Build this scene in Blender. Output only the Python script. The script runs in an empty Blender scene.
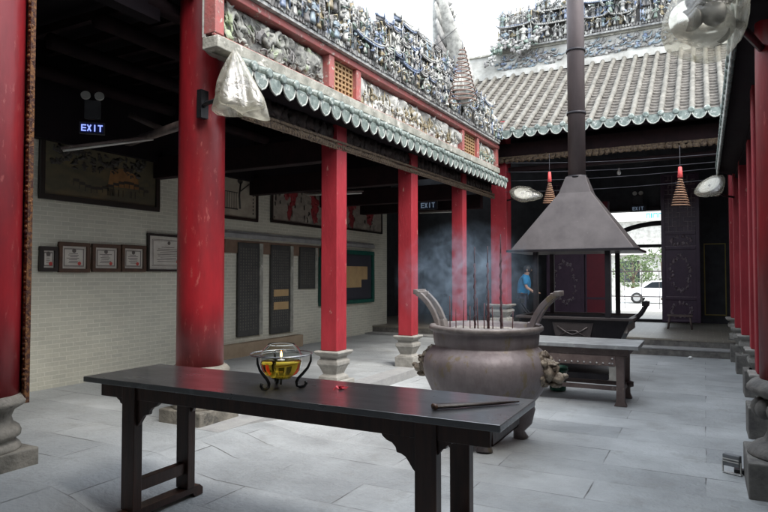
import bpy, bmesh, math, random
from math import sin, cos, tan, pi, radians as R
from mathutils import Vector, Matrix, noise, Euler
S = bpy.context.scene
COL = S.collection
H = 1.6; F = 611.0; TH = R(1.78); PS = R(27.7)

# ------------------------------------------------------------------ measuring helpers (photo measurements -> metres)
def ray(px, py):
    dx = (px-384)/F; dz = (256-py)/F
    y = cos(TH)-dz*sin(TH); z = sin(TH)+dz*cos(TH)
    return Vector((dx*cos(PS)-y*sin(PS), dx*sin(PS)+y*cos(PS), z))
def onX(px, py, X):
    r = ray(px, py); t = X/r.x; return Vector((X, r.y*t, H+r.z*t))
def onY(px, py, Y):
    r = ray(px, py); t = Y/r.y; return Vector((r.x*t, Y, H+r.z*t))
def onZ(px, py, Z):
    r = ray(px, py); t = (Z-H)/r.z; return Vector((r.x*t, r.y*t, Z))

# ------------------------------------------------------------------ materials
MATS = {}
def nt(m):
    m.use_nodes = True; return m.node_tree
def mat(name, c1, c2=None, rough=.6, scale=6, metal=0, bump=0, bscale=None, detail=6, stretch=(1,1,1), lo=.35, hi=.65,
        wear=None, wear_scale=9, wear_amt=.5, rvar=.12, coat=0, emis=None, estr=0, spec=None):
    m = bpy.data.materials.new(name); t = nt(m); N = t.nodes; L = t.links
    b = N['Principled BSDF']
    tc = N.new('ShaderNodeTexCoord'); mp = N.new('ShaderNodeMapping'); L.new(tc.outputs['Object'], mp.inputs[0])
    mp.inputs['Scale'].default_value = stretch
    n = N.new('ShaderNodeTexNoise'); n.inputs['Scale'].default_value = scale; n.inputs['Detail'].default_value = detail
    n.inputs['Roughness'].default_value = .62
    L.new(mp.outputs[0], n.inputs['Vector'])
    mr = N.new('ShaderNodeMapRange'); mr.inputs[1].default_value = lo; mr.inputs[2].default_value = hi
    L.new(n.outputs[0], mr.inputs[0])
    mx = N.new('ShaderNodeMix'); mx.data_type = 'RGBA'
    mx.inputs[6].default_value = (*c1, 1); mx.inputs[7].default_value = (*(c2 or c1), 1)
    L.new(mr.outputs[0], mx.inputs[0]); out = mx.outputs[2]
    if wear:
        n2 = N.new('ShaderNodeTexNoise'); n2.inputs['Scale'].default_value = wear_scale; n2.inputs['Detail'].default_value = 10
        n2.inputs['Roughness'].default_value = .7; L.new(mp.outputs[0], n2.inputs['Vector'])
        m2 = N.new('ShaderNodeMapRange'); m2.inputs[1].default_value = wear_amt; m2.inputs[2].default_value = wear_amt+.06
        L.new(n2.outputs[0], m2.inputs[0])
        x2 = N.new('ShaderNodeMix'); x2.data_type = 'RGBA'; L.new(m2.outputs[0], x2.inputs[0]); L.new(out, x2.inputs[6])
        x2.inputs[7].default_value = (*wear, 1); out = x2.outputs[2]
    L.new(out, b.inputs['Base Color'])
    rr = N.new('ShaderNodeMapRange'); rr.inputs[3].default_value = max(0, rough-rvar); rr.inputs[4].default_value = min(1, rough+rvar)
    L.new(n.outputs[0], rr.inputs[0]); L.new(rr.outputs[0], b.inputs['Roughness'])
    b.inputs['Metallic'].default_value = metal
    if coat: b.inputs['Coat Weight'].default_value = coat; b.inputs['Coat Roughness'].default_value = .15
    if spec is not None: b.inputs['Specular IOR Level'].default_value = spec
    if bump:
        nb = N.new('ShaderNodeTexNoise'); nb.inputs['Scale'].default_value = bscale or scale*4; nb.inputs['Detail'].default_value = 5
        L.new(mp.outputs[0], nb.inputs['Vector'])
        bp = N.new('ShaderNodeBump'); bp.inputs['Strength'].default_value = bump; bp.inputs['Distance'].default_value = .02
        L.new(nb.outputs[0], bp.inputs['Height']); L.new(bp.outputs[0], b.inputs['Normal'])
    if emis:
        b.inputs['Emission Color'].default_value = (*emis, 1); b.inputs['Emission Strength'].default_value = estr
    MATS[name] = m; return m

red = mat('red_paint', (.29,.014,.020), (.17,.007,.012), .40, 4, bump=.25, bscale=11, wear=(.34,.07,.065), wear_scale=20, wear_amt=.60, stretch=(1,1,.30), rvar=.2)
red_sq = mat('red_worn_paint', (.37,.028,.040), (.25,.015,.024), .5, 4, bump=.2, bscale=25, wear=(.50,.26,.22), wear_scale=15, wear_amt=.63, stretch=(1,1,.4))
redbar = mat('faded_red_bar', (.40,.10,.09), (.30,.12,.11), .65, 8, wear=(.45,.38,.33), wear_scale=12, wear_amt=.57, bump=.2)
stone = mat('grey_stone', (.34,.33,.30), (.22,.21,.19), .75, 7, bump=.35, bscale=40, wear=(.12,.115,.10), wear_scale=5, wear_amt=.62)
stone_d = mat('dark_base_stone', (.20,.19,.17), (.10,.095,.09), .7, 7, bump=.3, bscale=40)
stone_w = mat('weathered_base_stone', (.24,.22,.185), (.13,.12,.10), .7, 6, bump=.5, bscale=30, wear=(.08,.075,.065), wear_scale=5, wear_amt=.58)
slab = mat('cut_granite', (.33,.33,.32), (.25,.25,.25), .7, 5, bump=.3, bscale=50)
wood = mat('dark_lacquer_wood', (.020,.012,.010), (.034,.018,.013), .3, 4, bump=.08, bscale=20, stretch=(1,6,6), spec=.4)
wood_leg = mat('brown_leg_wood', (.060,.023,.013), (.030,.013,.009), .36, 5, bump=.1, bscale=30, stretch=(5,5,.7))
wood_r = mat('old_red_brown_wood', (.135,.100,.090), (.085,.06,.055), .6, 6, bump=.2, wear=(.2,.16,.14), wear_scale=8, wear_amt=.6)
wood_top = mat('weathered_table_top', (.30,.31,.31), (.20,.20,.20), .38, 5, bump=.1, wear=(.36,.36,.35), wear_scale=6, wear_amt=.6)
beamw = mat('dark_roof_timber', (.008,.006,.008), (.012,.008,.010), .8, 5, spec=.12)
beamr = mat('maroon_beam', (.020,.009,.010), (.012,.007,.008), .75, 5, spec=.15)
purple = mat('purple_brown_lacquer', (.060,.034,.060), (.040,.022,.044), .4, 5, bump=.1)
purple_l = mat('worn_carved_lacquer', (.26,.22,.24), (.09,.06,.08), .5, 25, wear=(.34,.31,.28), wear_scale=30, wear_amt=.6)
redpanel = mat('dark_red_door', (.16,.008,.022), (.12,.006,.018), .5, 4)
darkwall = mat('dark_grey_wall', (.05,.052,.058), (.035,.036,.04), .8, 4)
gold = mat('old_gold', (.20,.085,.025), (.05,.015,.01), .45, 35, metal=.3, lo=.42, hi=.56, bump=.5)
gold_line = mat('gold_line', (.35,.27,.06), (.25,.2,.05), .5, 9)
fret = mat('carved_gilt_wood', (.20,.14,.08), (.05,.03,.025), .6, 30, bump=.6)
iron = mat('hood_iron', (.075,.064,.062), (.048,.040,.040), .45, 2.6, bump=.1, bscale=9, metal=.35, wear=(.10,.09,.085), wear_scale=4, wear_amt=.64)
iron_d = mat('dark_iron', (.03,.027,.03), (.018,.016,.02), .45, 6, metal=.5)
flue = mat('rusty_flue', (.125,.10,.10), (.085,.068,.068), .5, 3, bump=.1, metal=.3, stretch=(1,1,.3))
bronze = mat('censer_bronze', (.215,.185,.188), (.145,.118,.120), .55, 5, metal=.25, bump=.35, bscale=16, wear=(.17,.135,.09), wear_scale=7, wear_amt=.56, stretch=(1,1,.6))
bronze_l = mat('lion_mask_bronze', (.30,.25,.19), (.10,.075,.055), .6, 14, metal=.15, bump=.5, lo=.42, hi=.6)
bronze_h = mat('handle_bronze', (.24,.215,.20), (.13,.11,.105), .5, 8, metal=.2, bump=.2)
ash = mat('incense_ash', (.42,.38,.34), (.25,.22,.19), .95, 30, bump=.8)
ochre_lat = mat('ochre_lattice', (.42,.27,.13), (.28,.16,.08), .7, 14)
plaster = mat('white_plaster', (.54,.54,.51), (.30,.295,.27), .85, 3, bump=.2, wear=(.42,.38,.33), wear_scale=5, wear_amt=.62)
weather = mat('weathered_stucco', (.38,.37,.32), (.20,.20,.17), .85, 6, bump=.4, wear=(.55,.53,.48), wear_scale=7, wear_amt=.58)
tile = mat('grey_roof_tile', (.30,.28,.24), (.17,.155,.135), .8, 6, bump=.3, wear=(.42,.40,.35), wear_scale=10, wear_amt=.6)
tile_d = mat('brown_pan_tile', (.20,.185,.165), (.085,.078,.07), .85, 7, bump=.4)
roll = mat('mortar_tile_roll', (.205,.195,.17), (.115,.11,.095), .8, 5, bump=.3, wear=(.22,.19,.16), wear_scale=7, wear_amt=.6)
drip = mat('glazed_green_drip_tile', (.23,.275,.25), (.10,.13,.12), .35, 16, wear=(.48,.50,.47), wear_scale=14, wear_amt=.56, bump=.2)
drip_e = mat('pale_drip_edge', (.50,.51,.47), (.24,.26,.24), .5, 18)
cer = [mat('ceramic_white', (.56,.56,.52), (.28,.28,.26), .45, 14, lo=.42, hi=.62),
       mat('ceramic_blue', (.09,.13,.24), (.30,.34,.40), .4, 14),
       mat('ceramic_green', (.22,.29,.24), (.12,.15,.13), .4, 14),
       mat('ceramic_ochre', (.34,.28,.16), (.20,.17,.12), .45, 14),
       mat('ceramic_soot', (.12,.115,.115), (.26,.25,.24), .7, 14),
       mat('ceramic_grey', (.42,.42,.40), (.16,.16,.16), .6, 12, lo=.42, hi=.62),
       mat('ceramic_cyan', (.30,.38,.42), (.17,.21,.25), .4, 14)]
rock = mat('relief_rock', (.40,.40,.36), (.09,.09,.085), .8, 7, bump=.5, wear=(.36,.42,.28), wear_scale=3, wear_amt=.56)
relief_w = mat('relief_white', (.60,.59,.54), (.30,.30,.28), .7, 5, bump=.3, wear=(.16,.16,.16), wear_scale=6, wear_amt=.6)
paper = mat('paper', (.60,.56,.50), (.50,.46,.40), .8, 6)
ink = mat('ink', (.12,.10,.09), None, .8)
seal = mat('red_seal', (.5,.06,.05), None, .7)
frame_b = mat('brown_frame', (.10,.05,.025), (.06,.03,.018), .45, 9)
frame_d = mat('black_frame', (.02,.015,.012), None, .4)
green_m = mat('green_board_frame', (.012,.10,.075), (.01,.07,.055), .5, 5)
cork = mat('notice_paper', (.50,.34,.16), (.42,.28,.14), .8, 5)
board_b = mat('dark_notice_board', (.03,.03,.045), (.05,.05,.06), .6, 40)
stele_m = mat('dark_inscribed_slate', (.035,.036,.036), (.06,.06,.055), .5, 8)
engr = mat('engraved_text', (.12,.115,.10), None, .7)
tan_s = mat('tan_stone', (.36,.28,.19), (.28,.21,.14), .8, 4, bump=.2)
tan_b = mat('brown_band', (.20,.125,.085), (.14,.09,.06), .7, 4)
tube_w = mat('unlit_tube', (.55,.54,.50), None, .4)
blackm = mat('black_metal', (.012,.012,.014), None, .4)
plast_w = mat('white_plastic', (.72,.72,.70), None, .4)
greenp = mat('green_bucket', (.01,.10,.055), (.01,.07,.04), .45, 5)
shirt_m = mat('blue_shirt', (.015,.24,.48), (.012,.18,.40), .8, 12)
skin_m = mat('skin', (.42,.25,.17), None, .5)
hair_m = mat('black_hair', (.012,.010,.010), None, .5)
trous_m = mat('navy_trousers', (.02,.022,.04), None, .8)
coil_m = mat('incense_coil', (.34,.20,.12), (.22,.12,.08), .85, 20)
coil_b = mat('big_incense_coil', (.30,.20,.16), (.20,.14,.12), .85, 20)
tag_r = mat('red_paper_tag', (.75,.10,.10), None, .7)
wire_m = mat('wire', (.05,.05,.06), None, .6)
stick_r = mat('incense_stick', (.10,.03,.035), (.05,.022,.025), .8, 30)
stick_d = mat('thick_incense', (.085,.035,.045), (.045,.025,.03), .8, 40, bump=.6)
petal = mat('red_petal', (.60,.01,.03), (.40,.005,.02), .4, 30)
amber = None
leafm = mat('foliage', (.07,.115,.04), (.12,.16,.07), .7, 8)
trunkm = mat('bark', (.12,.09,.06), None, .9)
carw = mat('white_car_paint', (.78,.78,.78), None, .2, coat=.5)
glassd = mat('dark_car_glass', (.02,.025,.03), None, .08)
rubber = mat('rubber', (.015,.015,.015), None, .8)
rim_m = mat('wheel_rim', (.5,.5,.5), None, .3, metal=.8)
banner_b = mat('cyan_banner_print', (.05,.40,.55), None, .7)
asph = mat('pale_street', (.46,.46,.44), (.40,.40,.38), .9, 2)
concrete = mat('pale_concrete', (.58,.56,.52), (.45,.44,.41), .85, 2)

def em(name, col, s):
    m = bpy.data.materials.new(name); t = nt(m); N = t.nodes
    b = N['Principled BSDF']; b.inputs['Base Color'].default_value = (col[0]*.2,col[1]*.2,col[2]*.2,1)
    b.inputs['Emission Color'].default_value = (*col,1); b.inputs['Emission Strength'].default_value = s
    return m
exit_l = em('exit_letters_lit', (.30,.40,1.0), .32)
exit_dim = em('exit_letters_dim', (.45,.60,.80), .05)
exit_p = mat('exit_plate', (.02,.03,.16), None, .4)
exit_pd = mat('exit_plate_dark', (.03,.04,.07), None, .4)
flame_m = em('flame', (1.0,.42,.12), 3.0)

def glassmat(name, col, rough=0.02, ior=1.45):
    m = bpy.data.materials.new(name); t = nt(m); b = t.nodes['Principled BSDF']
    b.inputs['Base Color'].default_value = (*col,1); b.inputs['Transmission Weight'].default_value = 1
    b.inputs['Roughness'].default_value = rough; b.inputs['IOR'].default_value = ior
    return m
glass = glassmat('clear_glass', (.93,.95,.93), 0.01, 1.12)
amber = glassmat('amber_oil', (.98,.70,.08), 0.04, 1.12)

def bagmat(name='cloudy_plastic_bag', lo=.34, hi=.8):
    m = bpy.data.materials.new(name); t = nt(m); N = t.nodes; L = t.links
    out = N['Material Output']; N.remove(N['Principled BSDF'])
    tr = N.new('ShaderNodeBsdfTransparent'); tr.inputs[0].default_value = (.93,.92,.87,1)
    tl = N.new('ShaderNodeBsdfTranslucent'); tl.inputs[0].default_value = (.72,.70,.60,1)
    df = N.new('ShaderNodeBsdfDiffuse'); df.inputs[0].default_value = (.60,.58,.50,1)
    gl = N.new('ShaderNodeBsdfGlossy'); gl.inputs[1].default_value = .22
    tc = N.new('ShaderNodeTexCoord'); n = N.new('ShaderNodeTexNoise'); n.inputs['Scale'].default_value = 7; n.inputs['Detail'].default_value = 7; n.inputs['Distortion'].default_value = 1.2
    L.new(tc.outputs['Object'], n.inputs[0])
    bp = N.new('ShaderNodeBump'); bp.inputs['Strength'].default_value = .8; bp.inputs['Distance'].default_value = .03; L.new(n.outputs[0], bp.inputs['Height'])
    for k in (tl, df, gl): L.new(bp.outputs[0], k.inputs['Normal'])
    a = N.new('ShaderNodeMixShader'); a.inputs[0].default_value = .5; L.new(tl.outputs[0], a.inputs[1]); L.new(df.outputs[0], a.inputs[2])
    mr = N.new('ShaderNodeMapRange'); mr.inputs[1].default_value = .35; mr.inputs[2].default_value = .7; mr.inputs[3].default_value = lo; mr.inputs[4].default_value = hi
    L.new(n.outputs[0], mr.inputs[0])
    b = N.new('ShaderNodeMixShader'); L.new(mr.outputs[0], b.inputs[0]); L.new(tr.outputs[0], b.inputs[1]); L.new(a.outputs[0], b.inputs[2])
    c = N.new('ShaderNodeMixShader'); c.inputs[0].default_value = .10; L.new(b.outputs[0], c.inputs[1]); L.new(gl.outputs[0], c.inputs[2])
    L.new(c.outputs[0], out.inputs[0]); return m
bag_m = bagmat(); bag_clear = bagmat('thin_clear_bag', .10, .46)

def brickmat(name, c1, c2, mort, bw, bh, ms, axes, bump=.5, rough=.8, vary=.5, offs=.5, distort=0, intermittent=False, rscale=.5):
    """axes: which object axes give (u, v) of the masonry"""
    m = bpy.data.materials.new(name); t = nt(m); N = t.nodes; L = t.links; b = N['Principled BSDF']
    tc = N.new('ShaderNodeTexCoord'); sp = N.new('ShaderNodeSeparateXYZ'); L.new(tc.outputs['Object'], sp.inputs[0])
    cb = N.new('ShaderNodeCombineXYZ'); L.new(sp.outputs[axes[0]], cb.inputs[0]); L.new(sp.outputs[axes[1]], cb.inputs[1])
    vec = cb.outputs[0]
    if distort:
        dn = N.new('ShaderNodeTexNoise'); dn.inputs['Scale'].default_value = .9; dn.inputs['Detail'].default_value = 3
        L.new(vec, dn.inputs[0]); sc = N.new('ShaderNodeVectorMath'); sc.operation = 'SCALE'; sc.inputs['Scale'].default_value = distort
        L.new(dn.outputs['Color'], sc.inputs[0]); ad = N.new('ShaderNodeVectorMath'); L.new(vec, ad.inputs[0]); L.new(sc.outputs[0], ad.inputs[1]); vec = ad.outputs[0]
    br = N.new('ShaderNodeTexBrick'); L.new(vec, br.inputs['Vector'])
    br.inputs['Color1'].default_value = (*c1,1); br.inputs['Color2'].default_value = (*c2,1); br.inputs['Mortar'].default_value = (*mort,1)
    br.inputs['Scale'].default_value = 1; br.inputs['Mortar Size'].default_value = ms; br.inputs['Mortar Smooth'].default_value = .25
    br.inputs['Brick Width'].default_value = bw; br.inputs['Row Height'].default_value = bh; br.offset = offs
    br.inputs['Bias'].default_value = 0
    n = N.new('ShaderNodeTexNoise'); n.inputs['Scale'].default_value = rscale; n.inputs['Detail'].default_value = 10; n.inputs['Roughness'].default_value = .65
    L.new(tc.outputs['Object'], n.inputs[0])
    mr = N.new('ShaderNodeMapRange'); mr.inputs[1].default_value = .3; mr.inputs[2].default_value = .7; mr.inputs[3].default_value = 1-vary*.5; mr.inputs[4].default_value = 1+vary*.35
    L.new(n.outputs[0], mr.inputs[0])
    basec = br.outputs['Color']
    fac = br.outputs['Fac']
    if intermittent:
        # joints come and go: mortar filled flush in places
        n3 = N.new('ShaderNodeTexNoise'); n3.inputs['Scale'].default_value = 1.7; n3.inputs['Detail'].default_value = 4; L.new(tc.outputs['Object'], n3.inputs[0])
        m3 = N.new('ShaderNodeMapRange'); m3.inputs[1].default_value = .48; m3.inputs[2].default_value = .66; L.new(n3.outputs[0], m3.inputs[0])
        mu = N.new('ShaderNodeMath'); mu.operation = 'MULTIPLY'; L.new(fac, mu.inputs[0]); L.new(m3.outputs[0], mu.inputs[1])
        b2 = N.new('ShaderNodeTexBrick'); L.new(vec, b2.inputs['Vector'])
        b2.inputs['Color1'].default_value = (*c1,1); b2.inputs['Color2'].default_value = (*c2,1)
        b2.inputs['Mortar'].default_value = (c1[0]*.80, c1[1]*.80, c1[2]*.80, 1)
        b2.inputs['Scale'].default_value = 1; b2.inputs['Mortar Size'].default_value = ms*.7; b2.inputs['Brick Width'].default_value = bw; b2.inputs['Row Height'].default_value = bh; b2.offset = offs
        mm = N.new('ShaderNodeMix'); mm.data_type = 'RGBA'; L.new(mu.outputs[0], mm.inputs[0]); L.new(b2.outputs['Color'], mm.inputs[6]); mm.inputs[7].default_value = (*mort,1)
        basec = mm.outputs[2]; fac = mu.outputs[0]
    vm = N.new('ShaderNodeVectorMath'); vm.operation = 'SCALE'; L.new(basec, vm.inputs[0]); L.new(mr.outputs[0], vm.inputs['Scale'])
    if intermittent:
        n5 = N.new('ShaderNodeTexNoise'); n5.inputs['Scale'].default_value = 2.6; n5.inputs['Detail'].default_value = 10; n5.inputs['Roughness'].default_value = .75; L.new(tc.outputs['Object'], n5.inputs[0])
        m5 = N.new('ShaderNodeMapRange'); m5.inputs[1].default_value = .54; m5.inputs[2].default_value = .72; m5.inputs[4].default_value = .55; L.new(n5.outputs[0], m5.inputs[0])
        x5 = N.new('ShaderNodeMix'); x5.data_type = 'RGBA'; L.new(m5.outputs[0], x5.inputs[0]); L.new(vm.outputs[0], x5.inputs[6]); x5.inputs[7].default_value = (.20,.195,.175,1)
        L.new(x5.outputs[2], b.inputs['Base Color'])
    else: L.new(vm.outputs[0], b.inputs['Base Color'])
    n2 = N.new('ShaderNodeTexNoise'); n2.inputs['Scale'].default_value = 28; n2.inputs['Detail'].default_value = 8; L.new(tc.outputs['Object'], n2.inputs[0])
    n4 = N.new('ShaderNodeTexNoise'); n4.inputs['Scale'].default_value = 3.5; n4.inputs['Detail'].default_value = 4; L.new(tc.outputs['Object'], n4.inputs[0])
    ma = N.new('ShaderNodeMath'); ma.operation = 'MULTIPLY_ADD'; L.new(fac, ma.inputs[0]); ma.inputs[1].default_value = -1.0; L.new(n2.outputs[0], ma.inputs[2])
    mb_ = N.new('ShaderNodeMath'); mb_.operation = 'ADD'; L.new(ma.outputs[0], mb_.inputs[0]); L.new(n4.outputs[0], mb_.inputs[1])
    bp = N.new('ShaderNodeBump'); bp.inputs['Strength'].default_value = bump; bp.inputs['Distance'].default_value = .012; L.new(mb_.outputs[0], bp.inputs['Height'])
    L.new(bp.outputs[0], b.inputs['Normal'])
    rr = N.new('ShaderNodeMapRange'); rr.inputs[3].default_value = rough-.2; rr.inputs[4].default_value = rough+.12; L.new(n.outputs[0], rr.inputs[0]); L.new(rr.outputs[0], b.inputs['Roughness'])
    return m
paving = brickmat('granite_paving', (.400,.417,.420), (.305,.322,.328), (.10,.10,.095), 1.55, .46, .006, (0,1), bump=.8, rough=.62, vary=.60, distort=.03, intermittent=True, rscale=1.1)
brick = brickmat('pale_green_brick', (.60,.585,.48), (.53,.52,.43), (.70,.68,.58), .20, .058, .0055, (1,2), bump=.4, rough=.75, vary=.40, distort=.006)
brickfl = brickmat('hall_brick_floor', (.24,.22,.18), (.20,.18,.15), (.30,.28,.24), .3, .3, .008, (0,1), bump=.2, rough=.5, vary=.3)

# ------------------------------------------------------------------ mesh builder
class MB:
    def __init__(s): s.v = []; s.f = []; s.m = []; s.sm = []
    def add(s, vs, fs, mi=0, smooth=False, M=None):
        o = len(s.v)
        s.v += [tuple(M @ Vector(p)) if M is not None else tuple(p) for p in vs]
        for f in fs: s.f.append([i+o for i in f]); s.m.append(mi); s.sm.append(smooth)
        return s
    def box(s, lo, hi, mi=0, M=None):
        x0,y0,z0 = lo; x1,y1,z1 = hi
        return s.add([(x0,y0,z0),(x1,y0,z0),(x1,y1,z0),(x0,y1,z0),(x0,y0,z1),(x1,y0,z1),(x1,y1,z1),(x0,y1,z1)],
              [(0,3,2,1),(4,5,6,7),(0,1,5,4),(1,2,6,5),(2,3,7,6),(3,0,4,7)], mi, False, M)
    def cbox(s, c, d, mi=0, rot=None):
        M = Matrix.Translation(c) @ (Euler(rot).to_matrix().to_4x4() if rot else Matrix())
        return s.box((-d[0]/2,-d[1]/2,-d[2]/2),(d[0]/2,d[1]/2,d[2]/2), mi, M)
    def lathe(s, prof, c=(0,0,0), n=24, mi=0, smooth=True, rot=None, cap=True, a0=0, square=False, sx=1, sy=1):
        M = Matrix.Translation(c) @ (Euler(rot).to_matrix().to_4x4() if rot else Matrix())
        if square: n = 4; a0 = pi/4; smooth = False
        k = math.sqrt(2) if square else 1
        vs = []; fs = []
        for r, z in prof:
            for i in range(n):
                a = a0+2*pi*i/n; vs.append((r*k*cos(a)*sx, r*k*sin(a)*sy, z))
        for j in range(len(prof)-1):
            for i in range(n):
                fs.append((j*n+i, j*n+(i+1)%n, (j+1)*n+(i+1)%n, (j+1)*n+i))
        s.add(vs, fs, mi, smooth, M)
        if cap:
            o = len(s.v)-len(vs)
            s.f.append([o+i for i in range(n)][::-1]); s.m.append(mi); s.sm.append(False)
            s.f.append([o+(len(prof)-1)*n+i for i in range(n)]); s.m.append(mi); s.sm.append(False)
        return s
    def tube(s, pts, r, n=8, mi=0, cap=True, smooth=True, flat=None):
        pts = [Vector(p) for p in pts]; rs = r if isinstance(r, (list,tuple)) else [r]*len(pts)
        vs = []; fs = []; up = Vector((0,0,1)); prev = None
        for i, p in enumerate(pts):
            d = (pts[min(i+1,len(pts)-1)]-pts[max(i-1,0)]).normalized()
            if prev is None:
                a = d.cross(up if abs(d.z) < .95 else Vector((1,0,0))).normalized()
            else:
                a = (prev - d*prev.dot(d)).normalized()
            prev = a; b = d.cross(a)
            for k in range(n):
                t = 2*pi*k/n + (pi/4 if n == 4 else 0)
                fa, fb = flat if flat else (1,1)
                vs.append(p + a*cos(t)*rs[i]*fa + b*sin(t)*rs[i]*fb)
        for j in range(len(pts)-1):
            for k in range(n): fs.append((j*n+k, j*n+(k+1)%n, (j+1)*n+(k+1)%n, (j+1)*n+k))
        if cap: fs.append(tuple(range(n))[::-1]); fs.append(tuple((len(pts)-1)*n+k for k in range(n)))
        return s.add(vs, fs, mi, smooth)
    def ball(s, c, r, mi=0, n=10, m=6, jit=0, seed=0, rot=None, sm=True):
        rr = r if isinstance(r, (tuple,list)) else (r,r,r)
        M = Matrix.Translation(c) @ (Euler(rot).to_matrix().to_4x4() if rot else Matrix())
        vs = []; fs = []
        for j in range(m+1):
            ph = pi*j/m
            for i in range(n):
                a = 2*pi*i/n; d = Vector((sin(ph)*cos(a), sin(ph)*sin(a), cos(ph)))
                k = 1+jit*noise.noise(d*1.7+Vector((seed*3.1,seed,0))) if jit else 1
                vs.append((d.x*rr[0]*k, d.y*rr[1]*k, d.z*rr[2]*k))
        for j in range(m):
            for i in range(n): fs.append((j*n+i, (j+1)*n+i, (j+1)*n+(i+1)%n, j*n+(i+1)%n))
        return s.add(vs, fs, mi, sm, M)
    def prism(s, poly, t0, t1, plane='xz', mi=0, M=None, smooth=False):
        """poly of (a,b); extruded along the third axis from t0 to t1"""
        n = len(poly)
        def P(a,b,t): return {'xz':(a,t,b),'yz':(t,a,b),'xy':(a,b,t)}[plane]
        vs = [P(a,b,t0) for a,b in poly]+[P(a,b,t1) for a,b in poly]
        fs = [tuple(range(n))[::-1], tuple(range(n,2*n))]
        s.add(vs, fs, mi, False, M)
        vs2 = list(vs); fs2 = [(i,(i+1)%n,n+(i+1)%n,n+i) for i in range(n)]
        return s.add(vs2, fs2, mi, smooth, M)
    def build(s, name, mats, parent=None, bevel=0, loc=None, rotz=0, weld=True, merge=1e-5):
        me = bpy.data.meshes.new(name)
        me.from_pydata(s.v, [], s.f); 
        if not isinstance(mats, (list,tuple)): mats = [mats]
        for m in mats: me.materials.append(m)
        me.polygons.foreach_set('material_index', s.m); me.polygons.foreach_set('use_smooth', s.sm)
        bm = bmesh.new(); bm.from_mesh(me)
        if weld: bmesh.ops.remove_doubles(bm, verts=bm.verts, dist=merge)
        bmesh.ops.recalc_face_normals(bm, faces=bm.faces); bm.to_mesh(me); bm.free(); me.update()
        o = bpy.data.objects.new(name, me); COL.objects.link(o)
        if parent: o.parent = parent
        if loc is not None: o.location = loc
        o.rotation_euler.z = rotz
        if bevel:
            b = o.modifiers.new('Bevel','BEVEL'); b.width = bevel; b.segments = 2; b.limit_method = 'ANGLE'; b.angle_limit = R(35)
        return o
def tag(o, label=None, cat=None, group=None, kind=None):
    if label: o['label'] = label
    if cat: o['category'] = cat
    if group: o['group'] = group
    if kind: o['kind'] = kind
    return o
def thing(name, loc, label, cat, group=None, rz=0):
    o = bpy.data.objects.new(name, None); COL.objects.link(o); o.location = loc; o.rotation_euler.z = rz; o.empty_display_size = .2
    return tag(o, label, cat, group)
def copytree(o, parent=None):
    c = o.copy(); COL.objects.link(c)
    if parent: c.parent = parent
    for ch in list(o.children): copytree(ch, c)
    return c

# ================================================================== SETTING
g = MB(); g.add([(-200,-60,-.006),(200,-60,-.006),(200,20.0,-.006),(-200,20.0,-.006)], [(0,1,2,3)])
# courtyard and front floor: one gently uneven sheet
def sheet(x0,x1,y0,y1,nx,ny,zf):
    m = MB(); vs = []; fs = []
    for j in range(ny+1):
        for i in range(nx+1):
            x = x0+(x1-x0)*i/nx; y = y0+(y1-y0)*j/ny; vs.append((x,y,zf(x,y)))
    for j in range(ny):
        for i in range(nx):
            a = j*(nx+1)+i; fs.append((a,a+1,a+nx+2,a+nx+1))
    return m.add(vs, fs, 0, True)
GZ = .12
def ss(t):
    t=max(0,min(1,t)); return t*t*(3-2*t)
cf = sheet(-4.07, 9, -8, 13.39, 60, 90, lambda x,y: .006*noise.noise(Vector((x*.8,y*.8,0)))-.003+GZ*ss((-3.45-x)/.62)*ss((5.9-y)/1.3)).build('courtyard_ground', paving)
tag(cf, kind='structure')
def ramp(y): 
    return GZ
gf = sheet(-12, -4.07, -8, 13.39, 20, 120, lambda x,y: ramp(y)).build('gallery_floor', paving); tag(gf, kind='structure')
e = MB()
ys = [4.4+.1*i for i in range(90)]
for a, b in zip(ys[:-1], ys[1:]):
    e.add([(-4.062,a,-.02),(-4.062,b,-.02),(-4.062,b,ramp(b)+.001),(-4.062,a,ramp(a)+.001),(-4.36,a,ramp(a)+.003),(-4.36,b,ramp(b)+.003)], [(0,1,2,3),(3,2,5,4)])
tag(e.build('gallery_step', slab), kind='structure')
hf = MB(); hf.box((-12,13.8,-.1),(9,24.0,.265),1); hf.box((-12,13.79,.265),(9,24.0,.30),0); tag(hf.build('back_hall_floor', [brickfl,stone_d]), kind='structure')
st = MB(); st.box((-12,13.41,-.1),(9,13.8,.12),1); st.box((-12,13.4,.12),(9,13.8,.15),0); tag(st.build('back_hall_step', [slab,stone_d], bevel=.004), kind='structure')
rg = MB(); rg.box((.62,7.6,-.05),(9,13.4,.12)); tag(rg.build('side_gallery_floor', slab), kind='structure')
gr = MB(); gr.add([(-600,-600,-.12),(600,-600,-.12),(600,900,-.12),(-600,900,-.12)], [(0,1,2,3)]); tag(gr.build('street_ground', asph), kind='structure')
pv = MB(); pv.box((-14,24.0,-.2),(12,30,.06)); tag(pv.build('pavement', concrete, bevel=.01), kind='structure')

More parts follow.
